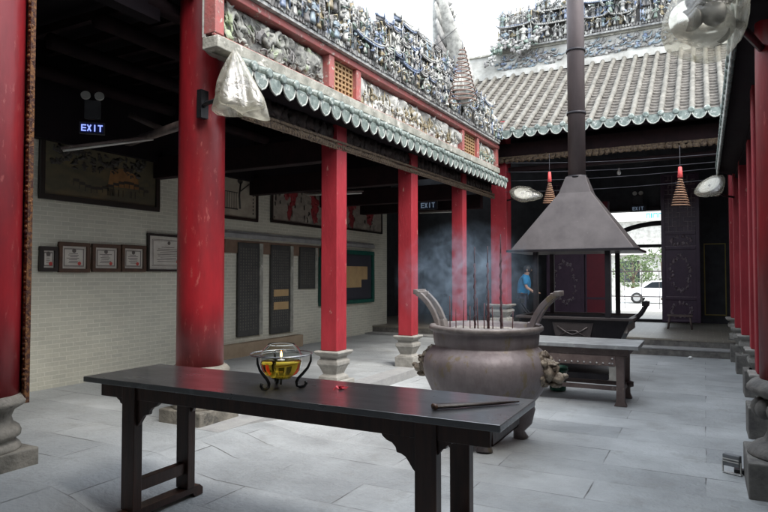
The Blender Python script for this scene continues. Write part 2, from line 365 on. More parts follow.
# ------------------------------------------------------------------ gallery wall (left)
WX = -7.58
gw = thing('gallery_wall', (WX,4,0), 'long pale brick wall of the covered side gallery, hung with frames and tablets', 'wall')
def rel(o, p):   # parent keeping world place (parent is unrotated Empty)
    o.parent = p; o.location = Vector(o.location)-Vector(p.location); return o
m = MB(); m.box((WX-.3,-8,-.1),(WX,14.6,4.6)); rel(m.build('brick_face', brick), gw)
p0 = onX(226,222,WX); yb0=onX(224,236,WX).y; yb1=onX(321,240,WX).y; p1 = onX(322,232,WX)
m = MB(); m.box((WX,-8,3.35),(WX+.12,14.6,4.6)); rel(m.build('wall_shade_sheet', beamw), gw)  # dark sheet over the upper brick stands in for shade
m = MB(); m.box((WX,p0.y-.3,2.28),(WX+.07,13.8,2.36)); m.box((WX,p0.y-.3,2.36),(WX+.04,13.8,2.40)); rel(m.build('ledge_moulding', slab, bevel=.006), gw)
m = MB(); m.box((WX,yb0,2.0),(WX+.03,yb1,2.24)); rel(m.build('brown_band', tan_b), gw)
m = MB(); m.box((WX,7.6,0),(WX+.16,onX(297,345,WX).y,.36)); rel(m.build('stone_dado', tan_s, bevel=.01), gw)

def wallrect(x0,x1,yt,yb, lv=None):
    """photo rectangle on the gallery wall -> (Y0,Y1,z0,z1)"""
    a = onX(x0,(yt[0]+yb[0])/2,WX).y; b = onX(x1,(yt[1]+yb[1])/2,WX).y
    z1 = (onX(x0,yt[0],WX).z+onX(x1,yt[1],WX).z)/2; z0 = (onX(x0,yb[0],WX).z+onX(x1,yb[1],WX).z)/2
    return a,b,z0,z1
def framed(name, rect, label, cat, group, fm, fw, content, tilt=0):
    a,b,z0,z1 = rect
    t = thing(name, (WX+.005,(a+b)/2,z0), label, cat, group); t.rotation_euler.y = tilt
    w = (b-a)/2; h = z1-z0
    m = MB(); m.box((0,-w,0),(.045,w,fw)); m.box((0,-w,h-fw),(.045,w,h)); m.box((0,-w,fw),(.045,-w+fw,h-fw)); m.box((0,w-fw,fw),(.045,w,h-fw))
    m.build('frame', fm, t, bevel=.004)
    content(t, w-fw, fw, h-fw)
    return t
def certificate(lines=7, tint=paper):
    def f(t, w, z0, z1):
        m = MB(); m.box((.004,-w,z0),(.018,w,z1)); m.build('paper_sheet', tint, t)
        m = MB(); h = z1-z0; x = .0195
        # double border
        for k in (.10,.13):
            a = w*(1-k*1.6); lo = z0+h*k; hi = z1-h*k
            m.box((x-.001,-a,lo),(x,a,lo+.006)); m.box((x-.001,-a,hi-.006),(x,a,hi)); m.box((x-.001,-a,lo+.006),(x,-a+.006,hi-.006)); m.box((x-.001,a-.006,lo+.006),(x,a,hi-.006))
        rnd = random.Random(int(w*1000)+lines)
        for i in range(lines):
            zz = z1-h*(.34+.48*i/lines); l = w*rnd.uniform(.3,.62)
            m.box((x,-l,zz),(x+.001,l*rnd.uniform(.6,1),zz+.008))
        m.lathe([(.03,0),(.03,.002)], (x,0,z1-h*.2), 12, rot=(0,pi/2,0))
        m.build('printed_text', ink, t)
        m = MB(); m.lathe([(.026,0),(.026,.0015)], (x,w*.45,z0+h*.24), 12, rot=(0,pi/2,0)); m.build('seal', seal, t)
    return f
CG = 'framed certificates along the brick wall'
cert = [(38,56,(246,247),(272,271.5),'small pale certificate half hidden behind the gilt board, lowest of the row', frame_d, 4),
        (57,88,(242,243),(273,272),'certificate in brown wood frame, second of the row from the near end', frame_b, 7),
        (90.5,118.5,(244,244.5),(272.5,271.5),'certificate in brown wood frame, middle of the row of five', frame_b, 6),
        (120,144,(245,245.5),(272.5,271.5),'narrow certificate in brown frame beside the large white one', frame_b, 6)]
for x0,x1,yt,yb,lab,fm,ln in cert:
    framed('framed_certificate', wallrect(x0,x1,yt,yb), lab, 'certificate', CG, fm, .05, certificate(ln))
framed('framed_certificate', wallrect(146,188,(233,236),(272.5,271)), 'largest certificate in a thin black frame, partly behind the thick red column', 'certificate', CG, frame_d, .035, certificate(9))

def paintmat(name, cols, scale, seed):
    m = bpy.data.materials.new(name); t = nt(m); N = t.nodes; L = t.links; b = N['Principled BSDF']
    tc = N.new('ShaderNodeTexCoord'); mp = N.new('ShaderNodeMapping'); mp.inputs['Location'].default_value = (seed,seed*2,0); mp.inputs['Scale'].default_value = (1,.7,1.4)
    L.new(tc.outputs['Object'], mp.inputs[0])
    n = N.new('ShaderNodeTexNoise'); n.inputs['Scale'].default_value = scale; n.inputs['Detail'].default_value = 8; L.new(mp.outputs[0], n.inputs[0])
    cr = N.new('ShaderNodeValToRGB'); L.new(n.outputs[0], cr.inputs[0]); el = cr.color_ramp.elements
    el[0].position = .32; el[0].color = (*cols[0],1); el[1].position = .68; el[1].color = (*cols[-1],1)
    for i, c in enumerate(cols[1:-1]):
        q = el.new(.32+.36*(i+1)/(len(cols)-1)); q.color = (*c,1)
    L.new(cr.outputs[0], b.inputs['Base Color']); b.inputs['Roughness'].default_value = .35
    return m
pm1 = paintmat('landscape_paint', [(.05,.045,.035),(.12,.10,.06),(.08,.075,.05),(.16,.12,.06)], 2.2, 3)
pm2 = paintmat('pale_scroll_paint', [(.30,.27,.20),(.38,.35,.28),(.34,.30,.24),(.44,.40,.32)], 2.5, 7)
pm3 = paintmat('figure_paint', [(.16,.14,.12),(.34,.30,.25),(.24,.21,.18),(.42,.38,.32)], 3, 11)
orange = mat('orange_paint', (.28,.14,.05), (.18,.09,.035), .5, 6)
redpt = mat('crimson_paint', (.33,.035,.04), (.22,.03,.035), .5, 6)
darkpt = mat('black_paint', (.04,.035,.03), None, .5)
def landscape(t, w, z0, z1):
    m = MB(); m.box((.004,-w,z0),(.02,w,z1)); m.build('canvas', pm1, t)
    h = z1-z0; m = MB(); rnd = random.Random(4)
    m.prism([(w*.05,z0+h*.30),(w*.10,z0+h*.62),(w*.3,z0+h*.70),(w*.62,z0+h*.60),(w*.66,z0+h*.32)], .0205, .022, 'yz', 0)
    pts = [(-w*.55+i*w*.1, z0+h*(.30-.10*sin(i*.5))) for i in range(14)]
    for (y,z) in pts: m.box((.0222,y,z),(.0235,y+w*.10,z+h*.055),1); m.box((.0222,y,z-h*.08),(.0235,y+w*.012,z),1)
    for i in range(16):
        y = rnd.uniform(0,.62)*w; m.box((.0222,y,z0+h*.12),(.0235,y+w*.012,z0+h*.26),1)
    for i in range(90):
        y = rnd.uniform(-w*.9,w*.8); z = z0+h*rnd.uniform(.55,.9); m.ball((.0215,y,z),(.0012,w*rnd.uniform(.02,.05),h*rnd.uniform(.02,.05)),1,9,6,1.6,rnd.random()*9)
    m.build('painted_courtyard', [orange,darkpt], t)
# large painting: extends left behind the gilt board
framed('framed_painting', wallrect(38,158,(140,150),(200,211)), 'large dark landscape painting with an orange building, above the certificates', 'painting', None, frame_d, .07, landscape, 0)
def scroll(t, w, z0, z1):
    m = MB(); m.box((.004,-w,z0),(.02,w,z1)); m.build('canvas', pm2, t); h = z1-z0; m = MB()
    for i in range(6): m.box((.0205,-w*.72+i*w*.12,z0+h*.2),(.022,-w*.69+i*w*.12,z0+h*.55))
    m.box((.0205,-w*.76,z0+h*.17),(.022,-w*.02,z0+h*.20)); m.box((.0205,-w*.76,z0+h*.55),(.022,-w*.02,z0+h*.57))
    m.tube([(.022,w*.1,z0+h*.2),(.022,w*.05,z0+h*.5),(.022,w*.12,z0+h*.8)], .02, 5)
    m.ball((.022,w*.1,z0+h*.84),(.003,w*.16,h*.07)); m.tube([(.022,w*.1,z0+h*.6),(.022,w*.4,z0+h*.72),(.022,w*.6,z0+h*.8)], .012, 5)
    for i in range(9): m.box((.0205,w*.82,z0+h*(.1+.085*i)),(.022,w*.88,z0+h*(.15+.085*i)))
    m.build('brush_drawing', darkpt, t)
framed('framed_drawing', wallrect(216,256.5,(168,174),(219,221)), 'tall pale ink drawing in a black frame just past the thick red column', 'drawing', None, frame_d, .05, scroll)
def figures(seed):
    def f(t, w, z0, z1):
        m = MB(); m.box((.004,-w,z0),(.02,w,z1)); m.build('canvas', pm3, t); h = z1-z0; m = MB(); rnd = random.Random(seed)
        for c in (-.45,.42):
            for k in range(16):
                a=rnd.uniform(-.22,.22); b=rnd.uniform(.15,.9); m.ball((.0212,w*(c+a*b),z0+h*b),(.0012,w*rnd.uniform(.03,.09),h*rnd.uniform(.06,.16)),0,9,6,1.2,rnd.random()*9)
        for i in range(30): m.ball((.0211,w*rnd.uniform(-.95,.95),z0+h*rnd.uniform(.05,.95)),(.0011,w*rnd.uniform(.01,.03),h*rnd.uniform(.02,.1)),1,7,5,1.5,rnd.random()*9)
        m.build('painted_figures', [redpt,darkpt], t, weld=False)
    return f
framed('framed_painting', wallrect(270,330,(184,190),(223,229)), 'wide painting with two red shapes, above the dark tablets', 'painting', None, frame_d, .05, figures(2))
framed('framed_painting', wallrect(337,381,(196,201),(229,234)), 'dim painting high on the wall above the green notice board', 'painting', None, frame_d, .04, figures(5))

def stele(rect, label, papers=False):
    a,b,z0,z1 = rect
    t = thing('stone_tablet', (WX+.005,(a+b)/2,z0), label, 'stone tablet', 'dark inscribed tablets set on the brick wall')
    w = (b-a)/2; h = z1-z0
    m = MB(); m.box((0,-w,0),(.05,w,h)); m.build('slab', stele_m, t, bevel=.006)
    m = MB(); m.box((0,w,0),(.06,w+.10,h)); m.build('side_strip', weather, t)
    m = MB(); rnd = random.Random(int(a*10)); n = int((2*w)/.075)
    for i in range(n):
        y = -w+.05+i*(2*w-.08)/n
        z = h-.1
        while z > .12:
            l = rnd.uniform(.02,.04); m.box((.0502,y,z-l),(.0515,y+.03,z)); z -= .055
    m.build('inscription', engr, t)
    if papers:
        for (z,dz) in ((h*.42,.09),(h*.27,.10)):
            q = MB(); q.box((.053,-w*.75,z),(.056,w*.8,z+dz*1.5)); q.build('pasted_paper', cork, t)
stele(wallrect(236,257,(242,244),(338,334)), 'tall narrow dark tablet nearest the thick red column')
stele(wallrect(269,288,(245,246),(335,331)), 'tall dark tablet with two tan paper strips pasted across it', True)
stele(wallrect(298,313,(247,248),(289,288.5)), 'short dark tablet beside the green notice board')
a,b,z0,z1 = wallrect(318,371,(249,251),(306,302))
t = thing('notice_board', (WX+.005,(a+b)/2,z0), 'dark notice board in a green frame with tan papers pinned on it', 'notice board')
w = (b-a)/2; h = z1-z0
m = MB(); fw = .09; m.box((0,-w,0),(.1,w,fw)); m.box((0,-w,h-fw),(.1,w,h)); m.box((0,-w,fw),(.1,-w+fw,h-fw)); m.box((0,w-fw,fw),(.1,w,h-fw)); m.build('frame', green_m, t, bevel=.008)
m = MB(); m.box((0,-w+fw,fw),(.05,w-fw,h-fw)); m.build('board', board_b, t)
rnd = random.Random(3)
for (y,z,dy,dz) in ((-w*.8,h*.35,.5*w,.42*h),(-w*.25,h*.30,.75*w,.40*h),(w*.1,h*.5,.28*w,.14*h),(w*.45,h*.45,.3*w,.25*h)):
    m = MB(); m.box((.052+.002*rnd.random(),y,z),(.058+.003*rnd.random(),y+dy,z+dz)); m.build('notice', cork, t)

# ------------------------------------------------------------------ columns
def roundbase(n=32):
    m = MB()
    m.lathe([(.275,.60),(.30,.585),(.325,.55),(.32,.52),(.29,.50),(.235,.47),(.21,.41),(.225,.36),(.27,.325),(.285,.29),(.28,.255),(.245,.235),(.24,.22),(.27,.19),(.285,.165),(.285,.13)], n=n)
    return m
def col_round(x, y, label, top, r=.25, zb=.58, baselabel=None):
    t = thing('round_column', (x,y,.12), label, 'column', 'thick round red columns of the front hall'); zb=.55
    m = MB(); prof = [(r*1.0,zb)]
    for i in range(1,9): prof.append((r*(1-.035*i/8), zb+(top-zb)*i/8))
    m.lathe(prof, n=40); m.build('shaft', red, t)
    o=roundbase().build('turned_base', stone_w, t); o.scale=(.93,.93,.93)
    m = MB(); m.box((-.28,-.28,-.02),(.28,.28,.135)); m.build('plinth', stone_w, t, bevel=.012)
    return t
colA = col_round(-4.62, 4.72, 'thick round red column behind the lacquered table, bag tied near its top', 5.6, .237)
colL = col_round(-4.93, 2.75, 'thick round red column at the left edge with the gilt carved board', 5.8, .25)
def shaft_sq(h, zb, top, chamfer=.02):
    m = MB(); m.box((-h,-h,zb),(h,h,top)); return m
SQ = 'square red columns round the courtyard'
def col_sq(x, y, label, pm=None, h=.123, top=3.75, z=0.0, zb=.62, ph=.19, pt=.25, grp=SQ, sc=1.0):
    t = thing('square_column', (x,y,z), label, 'column', grp)
    m = MB(); m.box((-h,-h,zb),(h,h,top-z)); m.build('shaft', red_sq, t, bevel=.012)
    m = MB(); k = h/.123*sc
    m.lathe([(.10*k,zb),(.185*k,zb),(.19*k,zb-.02),(.17*k,zb-.05),(.13*k,zb-.075),(.125*k,zb-.10),(.155*k,zb-.13),(.158*k,zb-.175),(.14*k,zb-.20),(.105*k,zb-.285),(.10*k,zb-.30),(.14*k,zb-.33),(.145*k,pt)], square=True)
    m.build('moulded_base', stone, t, bevel=.008)
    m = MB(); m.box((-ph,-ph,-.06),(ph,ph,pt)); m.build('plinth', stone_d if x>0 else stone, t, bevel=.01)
    return t
col_sq(-4.3, 6.78, 'square red column beyond the oil lamp, with a bare patch halfway up', ph=.2)
col_sq(-4.3, 9.04, 'square red column just left of the round censer', ph=.165, pt=.28)
col_sq(-4.3, 11.4, 'slim square red column in the smoke, left of the incense sticks', h=.115)
col_sq(-4.25, 14.05, 'broad square red column at the far corner, left of the person in blue', h=.19, z=.3, top=5.2, pt=.2)
col_sq(.57, 7.2, 'square red column right behind the nearest round one of the right row', h=.13, ph=.215, pt=.30)
col_sq(.66, 9.55, 'square red column, second of the slim ones along the right row', h=.135, ph=.22, pt=.34)
col_sq(.64, 11.66, 'square red column, third of the slim ones along the right row', h=.125, ph=.21, pt=.30)
col_sq(.60, 13.15, 'square red column standing next to the steps on the right', h=.12, ph=.2, pt=.30)
col_sq(.62, 14.25, 'farthest red column of the right row, up on the hall step', h=.17, z=.12, top=5.2, ph=.22, pt=.2)
# near right round column with baluster-like base
t = thing('round_column', (.59,5.46,0), 'round red column at the right edge on a lobed stone base', 'column', 'thick round red columns of the front hall')
m = MB(); m.lathe([(.235,.80),(.232,2),(.225,3.6),(.22,5.6)], n=40); m.build('shaft', red, t)
m = MB(); m.lathe([(.25,.82),(.29,.80),(.32,.765),(.325,.74),(.30,.71),(.24,.69),(.215,.67),(.20,.63),(.195,.60),(.185,.50),(.19,.42),(.22,.36),(.27,.335),(.31,.30),(.325,.27),(.325,.255)], n=40)
for i in range(14):
    a = 2*pi*i/14; m.ball((.235*cos(a),.235*sin(a),.60),(.065,.065,.075),0,8,6)
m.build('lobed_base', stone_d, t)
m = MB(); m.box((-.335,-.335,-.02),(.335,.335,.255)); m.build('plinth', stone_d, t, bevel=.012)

# gilt couplet board on the far side of the left column
t = thing('carved_couplet_board', (-4.93,2.75,.60), 'long curved black board with a gilt carved edge hung on the left column', 'couplet board')
m = MB(); n = 14; arcs = [R(48+i*84/n) for i in range(n+1)]
for a0,a1 in zip(arcs[:-1],arcs[1:]):
    m.add([(.27*cos(a0),.27*sin(a0),.02),(.27*cos(a1),.27*sin(a1),.02),(.30*cos(a1),.30*sin(a1),.02),(.30*cos(a0),.30*sin(a0),.02),
           (.27*cos(a0),.27*sin(a0),4.9),(.27*cos(a1),.27*sin(a1),4.9),(.30*cos(a1),.30*sin(a1),4.9),(.30*cos(a0),.30*sin(a0),4.9)],[(0,1,5,4),(2,3,7,6),(0,3,2,1),(4,5,6,7),(0,4,7,3),(1,2,6,5)],0,True)
m.build('board', frame_d, t)
m = MB(); a = R(47)
m.box((-.022,-.02,0),(.022,.02,4.95), 0, Matrix.Translation((.29*cos(a),.29*sin(a),0)))
rnd = random.Random(1); z = .02
while z < 4.9:
    m.ball((.29*cos(a)+rnd.uniform(-.006,.006),.29*sin(a)+rnd.uniform(-.01,.0),z),(.026,.026,rnd.uniform(.015,.03)),0,6,4); z += .04
m.build('carved_edge', gold, t)

# ------------------------------------------------------------------ left gallery entablature & roof
SL = .013
def zz(Y, z): return z+SL*(Y-4.5)
FX = -4.1; Y0 = 4.32; Y1 = 13.3
def slbox(m, x0,x1,y0,y1,z0,z1,mi=0):
    m.add([(x0,y0,zz(y0,z0)),(x1,y0,zz(y0,z0)),(x1,y1,zz(y1,z0)),(x0,y1,zz(y1,z0)),(x0,y0,zz(y0,z1)),(x1,y0,zz(y0,z1)),(x1,y1,zz(y1,z1)),(x0,y1,zz(y1,z1))],
        [(0,3,2,1),(4,5,6,7),(0,1,5,4),(1,2,6,5),(2,3,7,6),(3,0,4,7)], mi)
en = thing('gallery_entablature', (FX,Y0,3.5), 'painted frieze beam with relief panels and scalloped drip tiles over the left gallery', 'frieze')
m = MB(); slbox(m,FX-.14,FX+.06,Y0,Y1,3.76,3.88); rel(m.build('stone_beam', weather, bevel=.01), en)
m = MB(); slbox(m,FX-.14,FX+.05,Y0,Y1,4.31,4.39); slbox(m,FX-.02,FX+.02,Y0,Y1,3.88,3.905)
yp = [onX(px,yy,FX).y for px,yy in ((216,30),(330,75),(357,85),(463,135),(477,140),(507,160))]
post_y = [yp[0]+.02, yp[1], yp[2], yp[3]-.05, yp[4], Y1-.08]
for y in post_y: slbox(m,FX-.12,FX+.03,y-.06,y+.06,3.905,4.31)
rel(m.build('red_frame', redbar, bevel=.008), en)
m = MB(); slbox(m,FX-.14,FX-.10,Y0,Y1,3.88,4.31); rel(m.build('frieze_backing', relief_w), en)
# figurines -----------------------------------------------------------------
def figurine(m, c, h, rnd, pal, face=0):
    """robed standing figure, about h tall, at c, facing -y before rotation 'face'"""
    M = Matrix.Translation(c) @ Matrix.Rotation(face+rnd.uniform(-.5,.5),4,'Z') @ Matrix.Rotation(rnd.uniform(-.12,.12),4,'Y') @ Matrix.Scale(h,4)
    o = len(m.v)
    a = rnd.choice(pal); b = rnd.choice(pal); s = MB()
    s.lathe([(.17,0),(.15,.12),(.105,.38),(.12,.52),(.145,.64),(.12,.74),(.045,.78)], n=8, mi=a, sy=.75)
    s.ball((0,-.01,.86),(.062,.068,.075),0,8,5)
    k = rnd.random()
    if k<.4: s.lathe([(.10,.90),(.07,.94),(.03,1.02)], n=7, mi=b)
    elif k<.7: s.cbox((0,0,.96),(.12,.07,.07),b)
    else: s.lathe([(.05,.91),(.07,.96),(.02,1.0)], n=6, mi=4)
    e1 = rnd.uniform(.35,.75); e2 = rnd.uniform(.35,.8)
    s.tube([(.12,0,.68),(.21,-.06,.54),(.15,-.2,e1)],[.055,.06,.035],6,a); s.tube([(-.12,0,.68),(-.22,-.05,.54),(-.17,-.18,e2)],[.055,.06,.035],6,a)
    if rnd.random()<.5: s.tube([(.15,-.2,e1-.4),(.15,-.2,e1),(.15,-.19,e1+.5)],.018,5,b)
    s.box((-.13,-.125,.42),(.13,.10,.46),b)
    if rnd.random()<.4: s.prism([(-.2,.3),(-.3,.75),(-.05,.95),(.22,.9),(.32,.5),(.16,.2)],.1,.14,'xz',rnd.choice(pal))
    m.add(s.v, s.f, 0, True, M)
    n = len(s.f); m.m[-n:] = s.m
def relief(y0,y1,seed,mats,amp=.13,dens=1.0):
    """modelled high relief: lumps, holes, branching tubes"""
    m = MB(); rnd = random.Random(seed); ny = int((y1-y0)/.025); nz = 18; z0=3.885; z1=4.305; vs=[]; fs=[]
    for j in range(nz+1):
        for i in range(ny+1):
            u = i/ny; v = j/nz; y = y0+(y1-y0)*u; z = z0+(z1-z0)*v
            p = Vector((y*3.3+seed*9, z*3.5, seed))
            h = noise.noise(p)*.6+noise.noise(p*2.3)*.5+noise.noise(p*5.5)*.22
            c = noise.cell(Vector((y*4+seed,z*5,0)))
            h = max(-.25, min(.9, h*1.9))
            edge = min(1, 6*v, 6*(1-v)+.2)
            vs.append((FX-.10+amp*(.25+.75*max(0,h))*edge*dens, y, zz(y,z)))
    for j in range(nz):
        for i in range(ny): a=j*(ny+1)+i; fs.append((a,a+1,a+ny+2,a+ny+1))
    m.add(vs,fs,0,True)
    holes = 34 if seed==1 else 14
    for i in range(int((y1-y0)*holes)):
        y = rnd.uniform(y0+.06,y1-.06); z = rnd.uniform(3.93,4.22); r = rnd.uniform(.02,.06)
        m.ball((FX-.07+rnd.uniform(0,.05),y,zz(y,z)),(r*.7,r*rnd.uniform(.6,1.3),r*rnd.uniform(.7,1.7)),rnd.choice([0,0,1,0,2]),7,5,1.7,rnd.random()*9,(rnd.uniform(-1,1),0,0),rnd.random()<.5)
    if seed==1:
        for i in range(9):   # pierced rockwork rings
            y = rnd.uniform(y0+.15,y1-.15); z = rnd.uniform(3.99,4.2); a0 = rnd.uniform(0,6)
            m.tube([(FX-.02,y+rnd.uniform(.05,.08)*cos(a0+k*.5),zz(y,z)+rnd.uniform(.06,.09)*sin(a0+k*.5)) for k in range(11)],[rnd.uniform(.02,.035) for k in range(11)],7,rnd.choice([0,0,2]))
    else:
        y = y0+.1
        while y < y1-.1:
            figurine(m,(FX-.03,y,zz(y,3.91)),rnd.uniform(.17,.26),rnd,[0,1,1,2],pi/2); y += rnd.uniform(.09,.24)
        for i in range(int((y1-y0)*5)):  # jagged rock peaks
            y = rnd.uniform(y0+.08,y1-.12); h = rnd.uniform(.1,.3); w = rnd.uniform(.05,.1)
            m.lathe([(w,0),(w*.8,h*.35),(w*.5,h*.6),(w*.3,h*.85),(.005,h)],(FX-.08,y,zz(y,3.9)),6,rnd.choice([0,1]),False)
    for i in range(int((y1-y0)*16)):
        y = rnd.uniform(y0+.1,y1-.2); z = rnd.uniform(3.95,4.1); pts=[]; a = rnd.uniform(0,pi)
        for k in range(6):
            pts.append((FX-.03+.02*sin(k),y,zz(y,z))); y += .04*cos(a); z = min(4.27,max(3.92,z+.05*sin(a))); a += rnd.uniform(-.8,.8)
            y = min(y1-.05,max(y0+.05,y))
        m.tube(pts,[.013,.012,.011,.009,.007,.004],6,rnd.choice([1,2,2]))
    return m
pan = [(post_y[0]+.06,post_y[1]-.06,1,[rock,cer[4],rock]),(post_y[2]+.06,post_y[3]-.06,2,[relief_w,cer[0],cer[3]]),(post_y[4]+.06,post_y[5]-.06,3,[relief_w,cer[2],cer[3]])]
for a,b,sd,ms in pan: rel(relief(a,b,sd,ms).build('relief_panel', ms, weld=False), en)

def roofpiece(m, x0, x1, z, d, mi=0, mi2=4, curl=.06):
    """small curved pavilion roof, eaves along local x, projecting to -y"""
    n = 10; vs=[]; fs=[]
    for i in range(n+1):
        u = i/n; x = x0+(x1-x0)*u; e = curl*(abs(2*u-1)**3)
        vs += [(x,-d,z+e),(x,0,z+.13+e*.3),(x,-d,z-.025+e),(x,0,z+.08)]
    for i in range(n):
        a = 4*i; fs += [(a,a+4,a+5,a+1),(a+2,a+3,a+7,a+6),(a,a+2,a+6,a+4)]
    fs += [(0,1,3,2),(4*n,4*n+2,4*n+3,4*n+1)]
    m.add(vs,fs,mi,True)
    k = max(3,int((x1-x0)/.055))
    for i in range(k+1):
        x = x0+(x1-x0)*i/k; e = curl*(abs(2*i/k-1)**3)
        m.tube([(x,-d-.005,z+e+.01),(x,-.01,z+.14+e*.3)],.012,5,mi2)
    m.tube([(x0-.02,-.02,z+.15),(x0+.1*(x1-x0),-.02,z+.15),(x1-.1*(x1-x0),-.02,z+.15),(x1+.02,-.02,z+.15)],.022,6,mi2)
    for s,x in ((-1,x0),(1,x1)):
        m.tube([(x,-d,z+curl),(x+s*.03,-d-.02,z+curl+.04),(x+s*.035,-d-.02,z+curl+.09)],[.016,.012,.004],5,mi2)
def crest(root, L, hf, seed, D=.15, storey=.36, scale=1.0, budget=95, W=(.5,.85)):
    """modules of stacked pavilions crowded with robed figures, local x along the wall, faces -y. hf(x)=total height"""
    rnd = random.Random(seed); x = .0; pal = [0,0,0,1,2,3,4,4,5,5,5,6]; left = budget
    while x < L-.3:
        w = min(rnd.uniform(*W)*scale, L-x); hh = hf(x+w/2)*rnd.uniform(.94,1.06)
        b = MB(); nx = max(4,int(w/.06))
        top = [(x+w*i/nx, hh*(.86+.16*noise.noise(Vector((x*7+i*1.3,seed,0))))) for i in range(nx+1)]
        b.prism([(x,0)]+[(x+w,0)]+top[::-1], -.02, .04, 'xz', 4)
        b.box((x,-D*.6,0),(x+w,-.02,.035*scale),5)
        k = int(w/.05/scale)
        for i in range(k): b.cbox((x+(i+.5)*w/k,-D*.55,.07*scale),(.036*scale,.05*scale,rnd.uniform(.04,.075)*scale),rnd.choice([5,4,0,5,4]),(rnd.uniform(-.3,.3),rnd.uniform(-.5,.5),0))
        figs=[]; zb = .10*scale; tier = 0
        while zb < hh-.16*scale:
            st = storey*scale*rnd.uniform(.72,1.08); d = D*(1-.12*tier); typ = rnd.random()
            x0 = x+.01+rnd.uniform(0,.04)*w; x1 = x+w-.01-rnd.uniform(0,.04)*w
            np_ = rnd.choice([1,2,3])
            for i in range(np_+1):
                xx = x0+.02+(x1-x0-.04)*i/np_; b.tube([(xx,-d*.8,zb),(xx,-d*.8,zb+st*.8)],.013*scale,6,rnd.choice([1,3,5,0,4]))
            if typ<.8:
                nf = max(2,int((x1-x0)/(.105*scale)))
                for i in range(nf): figs.append((x0+(x1-x0)*(i+.5)/nf+rnd.uniform(-.02,.02), -d*rnd.uniform(.45,.95), zb+rnd.uniform(-.03,.03)*scale, st*rnd.uniform(.66,.98)))
            else:
                cx = (x0+x1)/2; cz = zb+st*.42; rr = st*.38
                b.tube([(cx+rr*cos(a),-d*.8,cz+rr*sin(a)) for a in [2*pi*i/16 for i in range(17)]],.02*scale,6,0)
                for i in range(16):
                    a = rnd.uniform(0,2*pi); r2 = rr*rnd.uniform(0,.85); b.ball((cx+r2*cos(a),-d*.8,cz+r2*sin(a)),(.035*scale,.03*scale,.03*scale),rnd.choice([0,2,3,6]),6,4,.9,i)
            if rnd.random()<.75:
                mid = (x0+x1)/2
                parts = [(x0,x1)] if rnd.random()<.5 else [(x0,mid-.02),(mid+.02,x1)]
                for a_,b_ in parts: roofpiece(b,a_,b_,zb+st*rnd.uniform(.74,.9),d*1.1,rnd.choice([4,5,5,1]),rnd.choice([1,5,4,0]),curl=.05*scale)
            for i in range(int(w*34/scale)):
                b.ball((rnd.uniform(x0,x1),-d*rnd.uniform(.2,1.15),zb+rnd.uniform(0,st)),(rnd.uniform(.008,.026)*scale,.02*scale,rnd.uniform(.01,.05)*scale),rnd.choice(pal),5,3,1.5,rnd.random()*9,(0,rnd.uniform(-1,1),0),False)
            for i in range(int(w*10/scale)):
                px=rnd.uniform(x0,x1); pz=zb+rnd.uniform(0,st*.8); a=rnd.uniform(0,pi); l=.06*scale
                b.tube([(px,-d,pz),(px+l*cos(a),-d*1.1,pz+l*sin(a)),(px+l*1.6*cos(a+.6),-d,pz+l*1.6*sin(a+.6))],[.014*scale,.012*scale,.004],5,rnd.choice(pal))
            zb += st; tier += 1
        for i in range(int(w/.06/scale)):
            xx = x+rnd.uniform(.0,w); hz = rnd.uniform(-.02,.17)*scale; z0=hh*.86
            b.tube([(xx,-.02,z0-.1*scale),(xx+rnd.uniform(-.03,.03),-.03,z0+hz*.5),(xx+rnd.uniform(-.07,.07),-.02,z0+hz)],[.03*scale,.026*scale,.006],6,rnd.choice(pal))
            b.ball((xx,-.03,z0-.02),(.05*scale,.04*scale,.05*scale),rnd.choice(pal),7,5,1.3,rnd.random()*9)
        po = b.build('pavilion', cer, root, weld=False)
        for (fx,fy,fz,fh) in figs:
            if left <= 0: break
            q = MB(); figurine(q,(fx,fy,fz),fh,rnd,pal); q.build('figurine', cer, po, weld=False); left -= 1
        if left <= 0 and figs:
            q = MB()
            for (fx,fy,fz,fh) in figs: figurine(q,(fx,fy,fz),fh,rnd,pal)
            o = q.build('figurine_rows', cer, po, weld=False); o['kind']='stuff'
        x += w+.004
cr = thing('ceramic_crest', (FX+.02,Y0,zz(Y0,4.39)), 'crowded crest of ceramic figures and little pavilions along the left parapet', 'roof crest')
cr.rotation_euler = (0,0,pi/2)
def hleft(x):
    Y = Y0+x
    pts = [(4.3,1.25),(5.5,1.22),(6.5,1.08),(6.9,.76),(7.6,.84),(8.3,1.05),(9.3,1.12),(10.2,.95),(11,.85),(12,.66),(13.4,.55)]
    for (a,h0),(b,h1) in zip(pts[:-1],pts[1:]):
        if a<=Y<=b: return h0+(h1-h0)*(Y-a)/(b-a)
    return .6
crest(cr, Y1-Y0, hleft, 5, storey=.34, budget=100)
for ch in cr.children:  # follow the gentle rise of the beam
    pass
cr.rotation_euler = Euler((0,-math.atan(SL),pi/2))
m = MB(); slbox(m,FX-.14,FX-.08,Y0,Y1,4.39,4.95); rel(m.build('crest_backing', weather), en)
